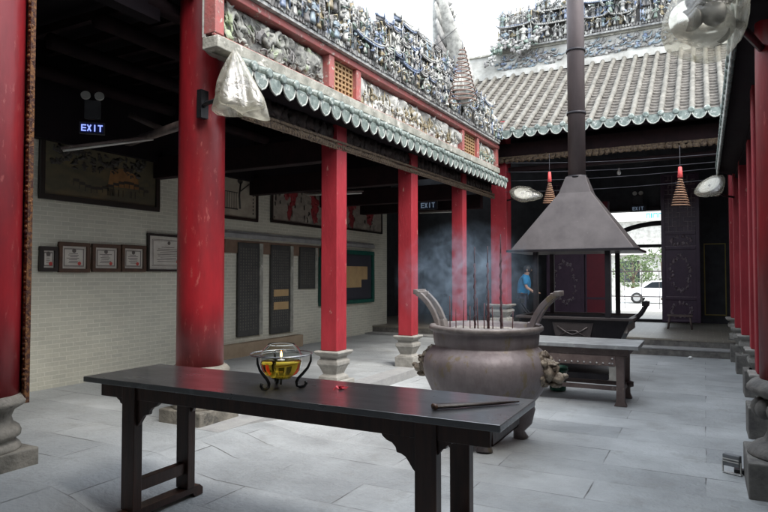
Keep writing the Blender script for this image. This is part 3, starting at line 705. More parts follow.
# scalloped drip tiles
def driptiles(L, pitch, w=.105, h=.165, seed=0, plen=.42):
    """local: x along eave, eave tip at y=0 facing -y, tiles slope up towards +y"""
    m = MB(); rnd = random.Random(seed); n = int(L/pitch)
    for i in range(n):
        x = (i+.5)*pitch; dz = rnd.uniform(-.008,.008); tw = rnd.uniform(-.06,.06)
        M = Matrix.Translation((x,0,dz)) @ Matrix.Rotation(tw,4,'Y')
        pts = [(-w,.0),(-w*.98,-.05),(-w*.82,-.10),(-w*.55,-.135),(-w*.2,-.153),(0,-h),(w*.2,-.153),(w*.55,-.135),(w*.82,-.10),(w*.98,-.05),(w,.0)]
        m.prism(pts, -.012, .006, 'xz', 0, M)
        big = [(a*1.0,b) for a,b in pts]
        m.tube([M@Vector((a*1.0,-.012,b)) for a,b in pts], .009, 5, 1)
        # pan tile behind
        vs=[]; 
        for k in range(7):
            a = -w+2*w*k/6; c = -.03*(1-(a/w)**2)
            vs += [(a,0,.01+c),(a,plen,.01+c+plen*.42)]
        m.add(vs,[(2*k,2*k+1,2*k+3,2*k+2) for k in range(6)],2,True,M)
        # round roll with cap disc between pans
        X = x+pitch/2
        m.tube([(X,-.015,.03+dz),(X,plen,.03+plen*.42+dz)], .05, 10, 3)
        m.lathe([(.052,-.012),(.052,.012),(.030,.018)], (X,-.02,.03+dz), 12, 0, rot=(pi/2,0,0))
    return m
m = driptiles(Y1-Y0-.15, .232); o = m.build('drip_tile_row', [drip,drip_e,tile,drip], en, weld=False)
o.location = Vector((-3.88,Y0+.08,3.60))-Vector(en.location); o.rotation_euler = Euler((0,-.008,pi/2))
m = MB(); slbox(m,-4.16,-3.93,Y0+.3,Y1,3.50,3.53); rel(m.build('shade_soffit', beamw), en)  # dark board, shade under the eave put into its colour
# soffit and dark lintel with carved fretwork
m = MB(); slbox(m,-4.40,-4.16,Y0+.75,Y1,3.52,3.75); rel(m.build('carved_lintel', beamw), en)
m = MB(); rnd = random.Random(8)
slbox(m,-4.19,-4.165,Y0+.5,Y1,3.28,3.31,0)
y = Y0+.5
while y < Y1:
    hgt = rnd.uniform(.05,.08); m.ball((-4.178,y,zz(y,3.235)),(.012,.045,hgt*.55),0,8,5,1.0,y); y += .055
slbox(m,-4.188,-4.172,Y0+.5,Y1,3.195,3.205,0)
rel(m.build('gilt_fretwork', fret), en)
m = MB(); y = Y0+.5; slbox(m,-4.30,-4.25,Y0+.7,Y1,3.31,3.53,0)
while y < Y1:
    m.ball((-4.235,y,zz(y,3.42)),(.03,.10,.09),0,8,6,1.2,y*3); y += .16
rel(m.build('carved_panel', mat('dark_carving',(.07,.05,.045),(.02,.015,.015),.6,18)), en)
m = MB(); mi = 0
def lattice(m, y0, y1, z0, z1, x, ny, nz, t=.008, f=zz):
    for i in range(ny+1):
        y = y0+(y1-y0)*i/ny; m.add([(x,y-t,f(y,z0)),(x+.02,y-t,f(y,z0)),(x+.02,y+t,f(y,z0)),(x,y+t,f(y,z0)),(x,y-t,f(y,z1)),(x+.02,y-t,f(y,z1)),(x+.02,y+t,f(y,z1)),(x,y+t,f(y,z1))],[(0,3,2,1),(4,5,6,7),(0,1,5,4),(1,2,6,5),(2,3,7,6),(3,0,4,7)])
    for i in range(nz+1):
        z = z0+(z1-z0)*i/nz; m.add([(x,y0,f(y0,z-t)),(x+.022,y0,f(y0,z-t)),(x+.022,y1,f(y1,z-t)),(x,y1,f(y1,z-t)),(x,y0,f(y0,z+t)),(x+.022,y0,f(y0,z+t)),(x+.022,y1,f(y1,z+t)),(x,y1,f(y1,z+t))],[(0,3,2,1),(4,5,6,7),(0,1,5,4),(1,2,6,5),(2,3,7,6),(3,0,4,7)])
for a,b in ((post_y[1]+.06,post_y[2]-.06),(post_y[3]+.06,post_y[4]-.06)):
    m = MB(); m.box((FX-.10,a,3.95),(FX-.06,b,4.33)); lattice(m,a+.01,b-.01,3.92,4.29,FX-.05,6,6,.012); rel(m.build('lattice_panel', ochre_lat), en)

# gallery roof and beams
gt = thing('gallery_roof', (-6.2,5,4.6), 'dark timber roof over the left gallery', 'roof')
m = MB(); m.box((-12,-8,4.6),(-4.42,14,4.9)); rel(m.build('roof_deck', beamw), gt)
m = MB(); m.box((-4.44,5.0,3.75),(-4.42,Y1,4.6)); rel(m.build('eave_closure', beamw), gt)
for y in (6.78,9.04,11.4,13.2):  # over each column
    m = MB(); m.box((WX,y-.09,3.10),(-4.44,y+.09,3.42)); rel(m.build('cross_beam', beamr, bevel=.01), gt)
    m = MB(); m.box((WX,y-.06,3.9),(-4.44,y+.06,4.15)); rel(m.build('cross_beam', beamw, bevel=.01), gt)
for x in (-7.2,-6.4,-5.6,-4.9):
    m = MB(); m.tube([(x,4.2,4.2+.1*(x+6.4)),(x,13.8,4.2+.1*(x+6.4))],.09,12); rel(m.build('purlin', beamr), gt)
for y in [4.4+.45*i for i in range(21)]:
    m = MB(); m.box((-7.95,y,4.42),(-4.5,y+.07,4.52)); rel(m.build('rafter', beamr), gt)
m = MB(); m.tube([onX(131,115,-6.6),onX(166,131,-6.0)],.05,4); rel(m.build('tie_rail', wood_r), gt)
a=onX(128,143,-7.3); b=onX(184,124,-4.9); m = MB(); m.tube([a,b],.055,4); rel(m.build('tie_rail', wood_r), gt)
# front hall roof above the viewer
m = MB(); m.box((-5.0,-8,4.16),(-4.84,4.35,4.598)); rel(m.build('added_shade_beam', beamw), gt)  # unseen beam added to deepen shade on the upper left wall
fr = thing('front_hall_roof', (0,-2,5.2), 'front hall roof above the viewpoint', 'roof')
m = MB(); m.box((-12,-8,5.7),(9,1.9,5.9)); rel(m.build('roof_deck', beamw), fr)
fw_ = thing('light_blocking_wall', (0,-5,0), 'unseen dark wall added behind the viewpoint to block light', 'wall')
m = MB(); m.box((-9,-5.2,0),(6,-5,5.9)); rel(m.build('blocking_face', darkwall), fw_)  # unseen hall wall, put in to keep light off the foreground
# roof finial (swimming fish-tail) on left crest
t = thing('roof_finial', (-4.05,10.1,5.35), 'white curling fish-tail ornament rising above the left crest', 'roof ornament')
m = MB(); pts=[(0,.38,-.45),(0,.36,-.12),(0,.20,.2),(0,-.02,.48),(0,-.20,.78),(0,-.30,1.05),(0,-.28,1.2)]
m.tube(pts,[.24,.25,.21,.16,.11,.06,.01],12,0,flat=(.55,1.3))
for i in range(5):   # curled fins down the back
    y=.42-.05*i; z=-.1+.24*i
    m.tube([(0,y-.3,z),(-.02,y-.48,z+.06),(-.03,y-.58,z+.2),(-.02,y-.55,z+.36)],[.10,.09,.06,.012],6,[5,4,5,0,5][i],flat=(.4,1.2))
for i in range(26):
    a=random.Random(i); m.ball((.03,.32-.1*i/8+a.uniform(-.14,.14),-.2+.045*i),(.07,.05,.06),[0,5,0,4,1,0][i%6],7,5,1.2,i)
m.ball((0,.34,-.30),(.18,.26,.24),0,12,8,.8,3)
for i in range(10): m.ball((.1,.1+.04*i,-.3+.12*(i%5)),(.06,.06,.09),[0,5,1,6][i%4],7,5,1,i)
m.build('fish_tail', cer, t, weld=False); t.scale=(1.2,1.15,1.15)
t = thing('roof_finial', (-5.0,16.9,7.75), 'green and white curled dragon ornament at the left end of the far ridge', 'roof ornament')
m = MB(); pts = [(-.5+.25*i,0,.05+.35*sin(i*.9)+.12*i) for i in range(8)]
m.tube(pts,[.07,.10,.11,.10,.08,.07,.05,.02],9,2)
rnd = random.Random(4)
for i in range(70):
    p = pts[rnd.randrange(8)]; m.ball((p[0]+rnd.uniform(-.2,.2),-.1,p[2]+rnd.uniform(-.2,.25)),(.08,.04,rnd.uniform(.03,.12)),rnd.choice([0,2,4,5,5]),7,5,1.5,i)
m.build('dragon', cer, t, weld=False); t.scale=(.8,.6,.7)

# ------------------------------------------------------------------ right gallery eave
rt = thing('side_gallery_roof', (.3,7,3.6), 'eave of the right gallery seen almost edge-on', 'roof')
m = driptiles(8.6, .232, seed=4); o = m.build('drip_tile_row', [drip,drip_e,tile,drip], rt, weld=False)
o.location = Vector((.24,13.2,3.60))-Vector(rt.location); o.rotation_euler = Euler((0,0,-pi/2))
m = MB(); m.add([(.275,4.5,3.585),(.275,13.3,3.585),(.62,13.3,3.70),(.62,4.5,3.70),(.275,4.5,3.56),(.275,13.3,3.56),(.62,13.3,3.44),(.62,4.5,3.44)],[(0,3,2,1),(4,5,6,7),(0,1,5,4),(1,2,6,5),(2,3,7,6),(3,0,4,7)]); rel(m.build('shade_soffit', beamw), rt)  # dark board makes the tile undersides read as shaded
m = MB(); m.box((.50,4.5,3.76),(.86,13.3,3.88)); rel(m.build('stone_beam', weather), rt)
m = MB(); m.box((.60,4.5,3.88),(.8,13.3,4.15)); rel(m.build('parapet', weather), rt)
m = MB(); m.box((.52,4.5,3.4),(.76,13.3,3.74)); rel(m.build('lintel', beamw), rt)
m = MB(); m.box((.8,2.5,3.95),(9,14,4.12)); rel(m.build('roof_deck', beamw), rt)
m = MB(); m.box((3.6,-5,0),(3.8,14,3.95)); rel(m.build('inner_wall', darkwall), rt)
# ------------------------------------------------------------------ back hall
BH = thing('back_hall', (-1.8,14,.3), 'far temple hall with tiled roof and dark interior', 'building')
EY, EZ, RY, RZ = 13.15, 4.74, 17.2, 7.35
XL, XR = -4.35, 3.2
m = MB(); n = 46; pitch = .27; cnt = int((XR+5.2-XL)/pitch)
XA = -9.5; cnt = int((XR-XA)/pitch)
def rz(y):
    t = (y-EY)/(RY-EY); return EZ+(RZ-EZ)*(t*.94+.06*t*t)
pan_m = MB(); roll_m = MB()
rnd = random.Random(2)
for i in range(cnt):
    x = XA+i*pitch; ns = 24; dx = rnd.uniform(-.012,.012)
    for k in range(ns):
        y0 = EY+(RY-EY)*k/ns; y1 = EY+(RY-EY)*(k+1)/ns+.04
        w = pitch/2
        zz0 = rz(y0)+.03+rnd.uniform(-.004,.006); zz1 = rz(y1)-.012
        vs=[]
        for q in range(5):
            a = -w+2*w*q/4; c = -.03*(1-(a/w)**2); vs += [(x+a,y0,zz0+c),(x+a,y1,zz1+c),(x+a,y0,zz0+c-.03)]
        pan_m.add(vs,[f for q in range(4) for f in ((3*q,3*q+1,3*q+4,3*q+3),(3*q,3*q+3,3*q+5,3*q+2))],0,False)
    X = x+pitch/2+dx
    pts = [(X+rnd.uniform(-.007,.007),EY-.03+(RY-EY+.03)*k/40, rz(EY+(RY-EY)*k/40)+.045+rnd.uniform(-.004,.004)) for k in range(41)]
    roll_m.tube(pts,[.054+(.007 if q%2 else -.003)+rnd.uniform(-.003,.004) for q in range(41)],8,0)
rel(pan_m.build('pan_tiles', tile_d, weld=False), BH); rel(roll_m.build('tile_rolls', roll, weld=False), BH)
m = MB()
for i in range(cnt):
    x = XA+i*pitch; w = pitch*.47
    pts = [(-w,.02),(-w*.95,-.06),(-w*.7,-.12),(-w*.35,-.155),(0,-.165),(w*.35,-.155),(w*.7,-.12),(w*.95,-.06),(w,.02)]
    M = Matrix.Translation((x,EY-.03,EZ+.03+rnd.uniform(-.008,.008)))
    m.prism(pts,-.012,.01,'xz',0,M); m.tube([M@Vector((a,-.015,b)) for a,b in pts],.012,5,1)
    m.lathe([(.06,-.01),(.06,.012),(.035,.02)],(x+pitch/2,EY-.045,EZ+.05),12,0,rot=(pi/2,0,0))
rel(m.build('drip_tile_row', [drip,drip_e], weld=False), BH)
m = MB(); m.add([(XA,EY+.02,EZ-.05),(9,EY+.02,EZ-.05),(9,RY,RZ-.2),(XA,RY,RZ-.2),(XA,EY+.02,EZ-.12),(9,EY+.02,EZ-.12),(9,RY,RZ-.35),(XA,RY,RZ-.35)],[(0,1,2,3),(4,7,6,5),(0,4,5,1),(2,6,7,3),(0,3,7,4),(1,5,6,2)])
m.add([(XA,RY+.3,RZ),(9,RY+.3,RZ),(9,21.5,4.9),(XA,21.5,4.9)],[(0,1,2,3)])
rel(m.build('roof_boarding', beamw), BH)
m = MB(); m.box((XA,13.72,4.30),(9,13.95,4.62)); rel(m.build('eave_beam', beamr, bevel=.01), BH)
m = MB(); m.box((-7,14.0,4.02),(4,14.12,4.12)); rel(m.build('eave_rail', beamr), BH)
m = MB(); y = -7
while y < 4: m.ball((y,13.72,4.24),(.08,.02,.06),0,8,5,1.1,y); y += .13
m.box((-7,13.71,4.28),(4,13.735,4.32)); rel(m.build('carved_fringe', fret), BH)
for y in (15.2,16.2,):
    m = MB(); m.tube([(-9,y,4.5+(y-14)*.35),(9,y,4.5+(y-14)*.35)],.13,12); rel(m.build('purlin', beamw), BH)
# ridge: plaster band, mouldings
def ridgez(x): return RZ + .012*(x+1.5)**2*0.6
m = MB(); m.box((XA,RY-.12,RZ-.05),(9,RY+.3,RZ+.13)); m.box((XA,RY-.06,RZ+.13),(9,RY+.28,RZ+.66)); rel(m.build('ridge_plaster', plaster), BH)
m = MB(); m.box((XA,RY-.11,RZ+.66),(9,RY+.3,RZ+.71)); rel(m.build('ridge_moulding', weather), BH)
m = MB(); rnd = random.Random(6)
for (cx,wd) in ((-4.4,.9),(-1.2,1.3),(1.0,1.2),(-2.75,.35)):
    for i in range(int(wd*110)):
        x = cx+rnd.uniform(-wd,wd); z = RZ+.38+rnd.uniform(-.2,.2)
        if rnd.random()<.5: m.ball((x,RY-.08,z),(rnd.uniform(.02,.08),.03,rnd.uniform(.02,.05)),rnd.choice([4,4,6,5,1]),7,5,1.3,i)
        else:
            a = rnd.uniform(-.6,.6); m.tube([(x,RY-.08,z),(x+.1*cos(a),RY-.09,z+.1*sin(a)),(x+.2*cos(a+.5),RY-.08,z+.2*sin(a+.5))],[.022,.018,.006],6,rnd.choice([4,4,6,5]))
rel(m.build('ridge_relief', cer, weld=False), BH)
bc = thing('ceramic_crest', (-5.2,RY-.02,RZ+.71), 'ceramic crest of figures along the far hall ridge', 'roof crest')
crest(bc, 8.2, lambda x: 1.15+.12*sin(x*1.3), 21, D=.3, storey=.36, scale=1.35, budget=95, W=(.7,1.1))
# hall walls, lintel
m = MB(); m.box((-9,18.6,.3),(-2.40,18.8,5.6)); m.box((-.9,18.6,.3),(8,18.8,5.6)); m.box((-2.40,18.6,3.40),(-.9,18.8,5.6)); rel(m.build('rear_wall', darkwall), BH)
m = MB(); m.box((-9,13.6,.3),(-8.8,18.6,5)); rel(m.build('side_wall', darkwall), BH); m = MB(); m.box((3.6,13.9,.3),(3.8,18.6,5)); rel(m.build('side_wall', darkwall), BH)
m = MB(); m.box((-2.52,18.5,.3),(-2.40,18.6,3.5)); m.box((-.98,18.5,.3),(-.86,18.6,3.5)); m.box((-2.40,18.5,3.4),(-.98,18.6,3.5)); m.box((-2.40,18.45,.3),(-.98,18.6,.38)); rel(m.build('door_frame', iron_d, bevel=.006), BH)
m = MB(); fx0,fx1 = -.02,.36
for k,(a,b,c,d) in enumerate([(-.02,.50,.52,.545),(-.02,.50,2.42,2.445)]): m.box((a,18.57,c),(b,18.6,d))
m.box((-.02,18.57,.545),(.005,18.6,2.42)); m.box((.475,18.57,.545),(.5,18.6,2.42)); rel(m.build('gold_trim', gold_line), BH)

# carved door leaves
def scrollwork(m, x0,x1,z0,z1,y,seed,k=26):
    rnd = random.Random(seed); cx=(x0+x1)/2; cz=(z0+z1)/2
    for i in range(k):
        a = 2*pi*i/k+rnd.uniform(-.1,.1); rx=(x1-x0)*.36; rzv=(z1-z0)*.38
        px = cx+rx*cos(a)*rnd.uniform(.75,1.05); pz = cz+rzv*sin(a)*rnd.uniform(.8,1.05)
        m.ball((px,y,pz),(rnd.uniform(.02,.045),.012,rnd.uniform(.02,.05)),0,6,4,1.1,i)
        b = rnd.uniform(0,6); m.tube([(px,y,pz),(px+.05*cos(b),y,pz+.05*sin(b)),(px+.07*cos(b+1),y,pz+.07*sin(b+1))],[.01,.009,.004],5)
def leaf(x0,x1,z0,z1,Y,label,latt=True,panels=None):
    t = thing('carved_door', ((x0+x1)/2,Y,z0), label, 'door', 'carved dark door leaves in the far hall'); w=(x1-x0)/2; h=z1-z0
    m = MB(); f=.09
    zs = panels or [0,.16*h,.50*h,.60*h,h]
    m.box((-w,-.03,0),(-w+f,.03,h)); m.box((w-f,-.03,0),(w,.03,h))
    for z in zs: 
        a=max(0,z-f/2); b=min(h,z+f/2); m.box((-w+f,-.03,a),(w-f,.03,b))
    m.build('door_frame', purple, t, bevel=.008)
    m = MB(); m.box((-w+f,-.005,.02),(w-f,.012,zs[-2])); m.build('solid_panel', purple, t)
    m = MB()
    for a,b in zip(zs[:-2],zs[1:-1]): scrollwork(m,-w+f,w-f,a+.05,b-.05,-.012,int(a*100)+3,30 if b-a>.8 else 14)
    for z in zs[1:-1]: m.box((-w+f,-.036,z+.03),(w-f,-.03,z+.045))
    m.build('floral_carving', purple_l, t, weld=False)
    m = MB(); a=zs[-2]+f/2; b=h-f/2; nx=8; nz=max(8,int((b-a)/.11))
    rnd=random.Random(3)
    m.box((-w+f,.014,a),(w-f,.02,b),1)
    for i in range(1,nx):
        for j in range(nz):
            if rnd.random()<.8: x=-w+f+(2*w-2*f)*i/nx; m.box((x-.009,-.012,a+(b-a)*j/nz),(x+.009,.012,a+(b-a)*(j+1)/nz))
    for j in range(1,nz):
        for i in range(nx):
            if rnd.random()<.8: z=a+(b-a)*j/nz; m.box((-w+f+(2*w-2*f)*i/nx,-.014,z-.009),(-w+f+(2*w-2*f)*(i+1)/nx,.010,z+.009))
    m.build('lattice', [purple_l if latt else purple,purple], t)
leaf(-.97,-.10,.42,4.15,17.0,'tall dark carved door leaf with lattice top right of the bright doorway')
leaf(-3.86,-2.86,.35,4.1,17.0,'tall dark carved leaf with floral oval seen under the metal hood',True,[0,.2,1.9,2.15,3.75])
t = thing('red_door', (-2.53,17.05,.35), 'plain dark red door leaf left of the bright doorway', 'door')
m = MB(); m.box((-.31,-.03,0),(.31,.03,3.2)); m.build('leaf', redpanel, t, bevel=.006)
m = MB(); m.box((-.31,-.04,.0),(-.27,-.03,3.2)); m.box((.27,-.04,0),(.31,-.03,3.2)); m.box((-.27,-.04,.6),(.27,-.03,.66)); m.build('rail', purple, t)
# stool under the carved leaf
t = thing('small_stool', (-.55,16.4,.3), 'small dark stool on the hall floor below the carved door', 'stool')
m = MB(); m.box((-.28,-.16,.30),(.28,.16,.34)); m.build('seat', wood_r, t, bevel=.006)
for sx in (-1,1):
    for sy in (-1,1):
        m = MB(); m.tube([(sx*.22,sy*.12,.30),(sx*.26,sy*.14,.0)],.022,6); m.build('leg', wood_r, t)
# outside through the doorway
t = thing('entrance_arch', (-2.1,21.5,0), 'dark iron arch standing outside the bright doorway', 'arch')
m = MB(); pts=[(1.9*cos(a)*1.0,0,1.75+1.1*sin(a)) for a in [R(180-i*9) for i in range(21)]]
pts = [(-1.9,0,0)]+pts+[(1.9,0,0)]
m.tube(pts,.10,4); m.build('arch_bar', iron_d, t)
m = MB(); m.box((-1.9,-.03,2.1),(1.9,.03,2.2)); m.build('cross_rail', iron_d, t); t.location=(-1.15,20.6,.35)
t = thing('banner', (-2.3,30.5,4.1), 'pale banner with cyan letters over the street entrance', 'banner')
m = MB(); m.box((-2.4,-.01,0),(2.4,.01,.9)); m.build('cloth', plast_w, t)
m = MB(); rnd=random.Random(5); x=-.35
for (a,b) in ((-.05,.10),(.14,.2),(.25,.42),(.46,.6),(.63,.72)):
    m.box((a,-.016,.30),(b,-.0105,.34)); m.box((a,-.016,.12),(a+.03,-.0105,.30)); m.box((b-.03,-.016,.12),(b,-.0105,.30))
m.build('lettering', banner_b, t)
fe = thing('street_fence', (-6,33,0), 'thin metal fence across the street', 'fence')
for i in range(18):
    m = MB(); m.tube([(i*.8,0,-.1),(i*.8,0,1.9)],.015,5); m.build('picket', iron, fe)
m = MB(); m.box((0,-.02,1.75),(14,.02,1.81)); m.box((0,-.02,.5),(14,.02,.55)); m.build('rail', iron, fe)
fb = thing('street_building', (-3,56,0), 'pale building across the street behind the trees', 'building')
m = MB(); m.box((-25,0,-.1),(25,8,9)); m.build('wall', plaster, fb)
for z in (3.3,6.3):
    m = MB(); m.box((-25,-.6,z),(25,-.003,z+.25)); m.build('canopy', concrete, fb)
for i in range(14):
    m = MB(); m.box((-24+i*3.4,-.03,1.0),(-22.3+i*3.4,-.004,2.8)); m.build('window', glassd, fb)
def bush(x,y,r,h,label,seed):
    t = thing('street_tree', (x,y,0), label, 'tree', 'trees across the street'); rnd=random.Random(seed)
    m = MB(); m.tube([(0,0,-.1),(.05,0,h*.4),(-.05,.05,h*.7)],[.12,.09,.04],7)
    for i in range(5):
        a=rnd.uniform(0,6.28); m.tube([(0,0,h*.4),(r*.4*cos(a),r*.4*sin(a),h*.65),(r*.7*cos(a),r*.7*sin(a),h*.85)],[.05,.035,.01],5)
    m.build('trunk', trunkm, t)
    m = MB()
    for i in range(900):
        a=rnd.uniform(0,6.28); b=rnd.uniform(-1,1); rr=r*rnd.uniform(.3,1)**.5; 
        c=Vector((rr*cos(a)*math.sqrt(1-b*b),rr*sin(a)*math.sqrt(1-b*b),h*.62+b*h*.36))
        if noise.noise(c*1.6+Vector((seed,0,0)))<-.12: continue
        s=rnd.uniform(.06,.14); M=Matrix.Translation(c)@Euler((rnd.uniform(0,6),rnd.uniform(0,6),0)).to_matrix().to_4x4()
        m.add([(-s,0,0),(0,-s*.5,.01),(s,0,0),(0,s*.5,.01)],[(0,1,2,3)],0,False,M)
    m.build('crown', leafm, t, weld=False)
bush(-4.4,45,1.3,3.0,'small leafy tree left in the bright doorway view',1); bush(-2.6,46,1.5,3.6,'bushy tree right in the bright doorway view',2)
# car
t = thing('parked_car', (-2.3,40.5,-.12), 'white car parked across the street, seen through the doorway', 'car')
prof=[(-2.1,.35),(-2.15,.65),(-2.0,.85),(-1.15,.95),(-.55,1.38),(.9,1.42),(1.55,1.0),(2.05,.92),(2.15,.6),(2.1,.35)]
m = MB(); m.prism(prof,-.85,.85,'xz'); m.build('body', carw, t, bevel=.06)
for s in (-.856,.846):
    m = MB(); m.prism([(-1.0,.95),(-.5,1.30),(.1,1.33),(.1,.95)],s,s+.01,'xz'); m.build('window', glassd, t)
    m = MB(); m.prism([(.18,.95),(.18,1.33),(.8,1.34),(1.3,.97)],s,s+.01,'xz'); m.build('window', glassd, t)
for x in (-1.35,1.35):
    for s in (-1,1):
        m = MB(); m.lathe([(.20,-.1),(.32,-.1),(.34,0),(.32,.1),(.20,.1)],(x,s*.8,.34),20,rot=(pi/2,0,0)); w_=m.build('wheel', rubber, t)
        m = MB(); m.lathe([(.20,-.105),(.20,.105)],(x,s*.8,.34),16,rot=(pi/2,0,0)); m.build('rim', rim_m, w_)

# ------------------------------------------------------------------ hood and trough censer
HX, HY = -1.8, 10.1
t = thing('furnace_hood', (HX,HY,0), 'large metal smoke hood with tall flue over the rectangular trough', 'smoke hood')
hw, hd = .93, .72
m = MB()
def frus(m, x0,y0,z0,x1,y1,z1,mi=0):
    m.add([(-x0,-y0,z0),(x0,-y0,z0),(x0,y0,z0),(-x0,y0,z0),(-x1,-y1,z1),(x1,-y1,z1),(x1,y1,z1),(-x1,y1,z1)],[(0,1,5,4),(1,2,6,5),(2,3,7,6),(3,0,4,7)],mi)
frus(m,.90,.66,2.00,.245,.22,2.90); m.build('hood_body', iron, t, bevel=.006)
m = MB(); frus(m,.245,.22,2.90,.15,.14,3.17); m.build('hood_throat', iron, t, bevel=.004)
m = MB()
frus(m,.90,.66,2.0,.90,.66,1.985); frus(m,hw+.03,hd,1.955,hw+.03,hd,1.99); 
m.add([(-hw-.03,-hd,1.99),(hw+.03,-hd,1.99),(hw+.03,hd,1.99),(-hw-.03,hd,1.99),(-.9,-.66,2.0),(.9,-.66,2.0),(.9,.66,2.0),(-.9,.66,2.0)],[(0,1,5,4),(1,2,6,5),(2,3,7,6),(3,0,4,7)])
m.add([(-hw-.03,-hd,1.955),(hw+.03,-hd,1.955),(hw+.03,hd,1.955),(-hw-.03,hd,1.955)],[(0,1,2,3)])
m.build('rim', iron_d, t)
m = MB(); m.lathe([(.135,3.15),(.135,9.0)],n=28); m.build('flue', flue, t)
for z in (3.17,4.2,5.22,6.6):
    m = MB(); m.lathe([(.137,z-.02),(.152,z-.02),(.152,z+.02),(.137,z+.02)],n=28,cap=False); m.build('flue_band', iron_d, t)
for sx,sy in ((-1,-1),(1,-1),(-1,1),(1,1)):
    m = MB(); m.box((sx*.53-.035,sy*.58-.035,.95),(sx*.53+.035,sy*.58+.035,1.96)); m.build('post', iron_d, t)
t = thing('trough_censer', (-1.78,10.1,0), 'long dark rectangular incense trough with flared ends under the hood', 'incense trough')
m = MB()
def frus2(m,x0,y0,z0,x1,y1,z1):
    m.add([(-x0,-y0,z0),(x0,-y0,z0),(x0,y0,z0),(-x0,y0,z0),(-x1,-y1,z1),(x1,-y1,z1),(x1,y1,z1),(-x1,y1,z1)],[(0,1,5,4),(1,2,6,5),(2,3,7,6),(3,0,4,7)])
frus2(m,.60,.50,.50,.80,.60,.93); m.add([(-.6,-.5,.5),(.6,-.5,.5),(.6,.5,.5),(-.6,.5,.5)],[(0,1,2,3)]); frus2(m,.75,.55,.93,.60,.48,.60)
m.build('trough', iron_d, t)
m = MB(); m.box((-.86,-.64,.93),(.86,-.56,.97)); m.box((-.86,.56,.93),(.86,.64,.97)); m.box((-.86,-.56,.93),(-.78,.56,.97)); m.box((.78,-.56,.93),(.86,.56,.97)); m.build('rim', iron, t, bevel=.005)
m = MB(); m.box((-.77,-.55,.75),(.77,.55,.86)); m.build('ash_bed', ash, t)
m = MB(); m.prism([(-.30,.88),(.30,.88),(.24,.62),(-.24,.62)],-.60,-.575,'xz'); 
m.prism([(-.27,.86),(.27,.86),(.215,.64),(-.215,.64)],-.607,-.60,'xz')
m.tube([(-.22,-.612,.82),(-.1,-.615,.74),(0,-.615,.70),(.1,-.615,.74),(.22,-.612,.82)],.014,6); m.tube([(-.18,-.612,.68),(-.05,-.615,.76),(.05,-.615,.76),(.18,-.612,.68)],.014,6)
m.build('front_plaque', iron, t)
m = MB(); m.box((-.62,-.58,.26),(.60,.5,.50)); 
m.build('lower_case', wood_r, t, bevel=.008)
m = MB()
for i in range(13): m.ball((-.56+i*.09,-.585,.30),.014,0,8,5)
for i in range(3): m.ball((.56,-.585,.30+.07*i),.014,0,8,5)
m.build('rivet_row', slab, t)
for sx in (-1,1):
    for sy in (-1,1):
        m = MB(); m.box((sx*.56-.05,sy*.52-.05,0),(sx*.56+.05,sy*.52+.05,.26)); m.box((sx*.56-.07,sy*.52-.07,0),(sx*.56+.07,sy*.52+.07,.05)); m.build('leg', stone, t, bevel=.006)
    m = MB(); m.tube([(sx*.80,-.05,.90),(sx*.90,-.05,1.0),(sx*.98,-.05,1.13),(sx*1.0,-.05,1.2)],[.05,.045,.04,.04],4); m.tube([(sx*.80,.10,.90),(sx*.90,.10,1.0),(sx*.98,.10,1.13),(sx*1.0,.10,1.2)],[.05,.045,.04,.04],4); m.box((sx*.97-.04,-.09,1.13),(sx*.97+.05,.14,1.2)); m.build('handle', iron_d, t)
m = MB(); m.box((-.5,-.45,.03),(.5,.45,.12)); m.build('lower_shelf', iron_d, t)

# ------------------------------------------------------------------ bench table in front of the trough
t = thing('offering_table', (-1.83,8.27,0), 'low worn red-brown offering table with grey top, right of the round censer', 'table')
m = MB(); m.box((-1.12,-.42,.70),(1.12,.42,.75)); m.build('table_top', wood_top, t, bevel=.006)
m = MB(); m.box((-1.0,-.34,.62),(1.0,.34,.70)); m.box((-.98,-.32,.60),(.98,-.29,.62)); m.build('apron', wood_r, t, bevel=.005)
for sx in (-1,1):
    for sy in (-1,1):
        m = MB(); x=sx*.90; y=sy*.29; m.prism([(x-.05,.62),(x+.05,.62),(x+.045,.30),(x+.05,.06),(x+.075,0),(x-.075,0),(x-.05,.06),(x-.045,.30)],y-.04,y+.04,'xz'); m.build('leg', wood_r, t, bevel=.006)
    m = MB(); m.box((sx*.90-.025,-.25,.16),(sx*.90+.025,.25,.22)); m.lathe([(.03,-.04),(.045,0),(.03,.04)],(sx*.90+sx*.06,.2,.2),10,rot=(0,pi/2,0)); m.build('end_stretcher', wood_r, t)
for y in (-.20,.20):
    m = MB(); m.box((-.88,y-.02,.17),(.88,y+.02,.22)); m.build('long_stretcher', wood_r, t)
t = thing('bucket', (-1.83,8.05,0), 'dark green plastic bucket under the offering table', 'bucket')
p = onZ(556,392,0); t.location = (p.x,p.y+.12,0)
m = MB(); m.lathe([(.0,.01),(.105,.01),(.11,.02),(.13,.32),(.138,.32),(.138,.335),(.124,.335),(.105,.03),(0,.03)],n=24,cap=False); m.build('pail', greenp, t)
m = MB(); m.lathe([(.13,.28),(.142,.285),(.142,.30),(.13,.305)],n=24,cap=False); m.build('rim_band', greenp, t)

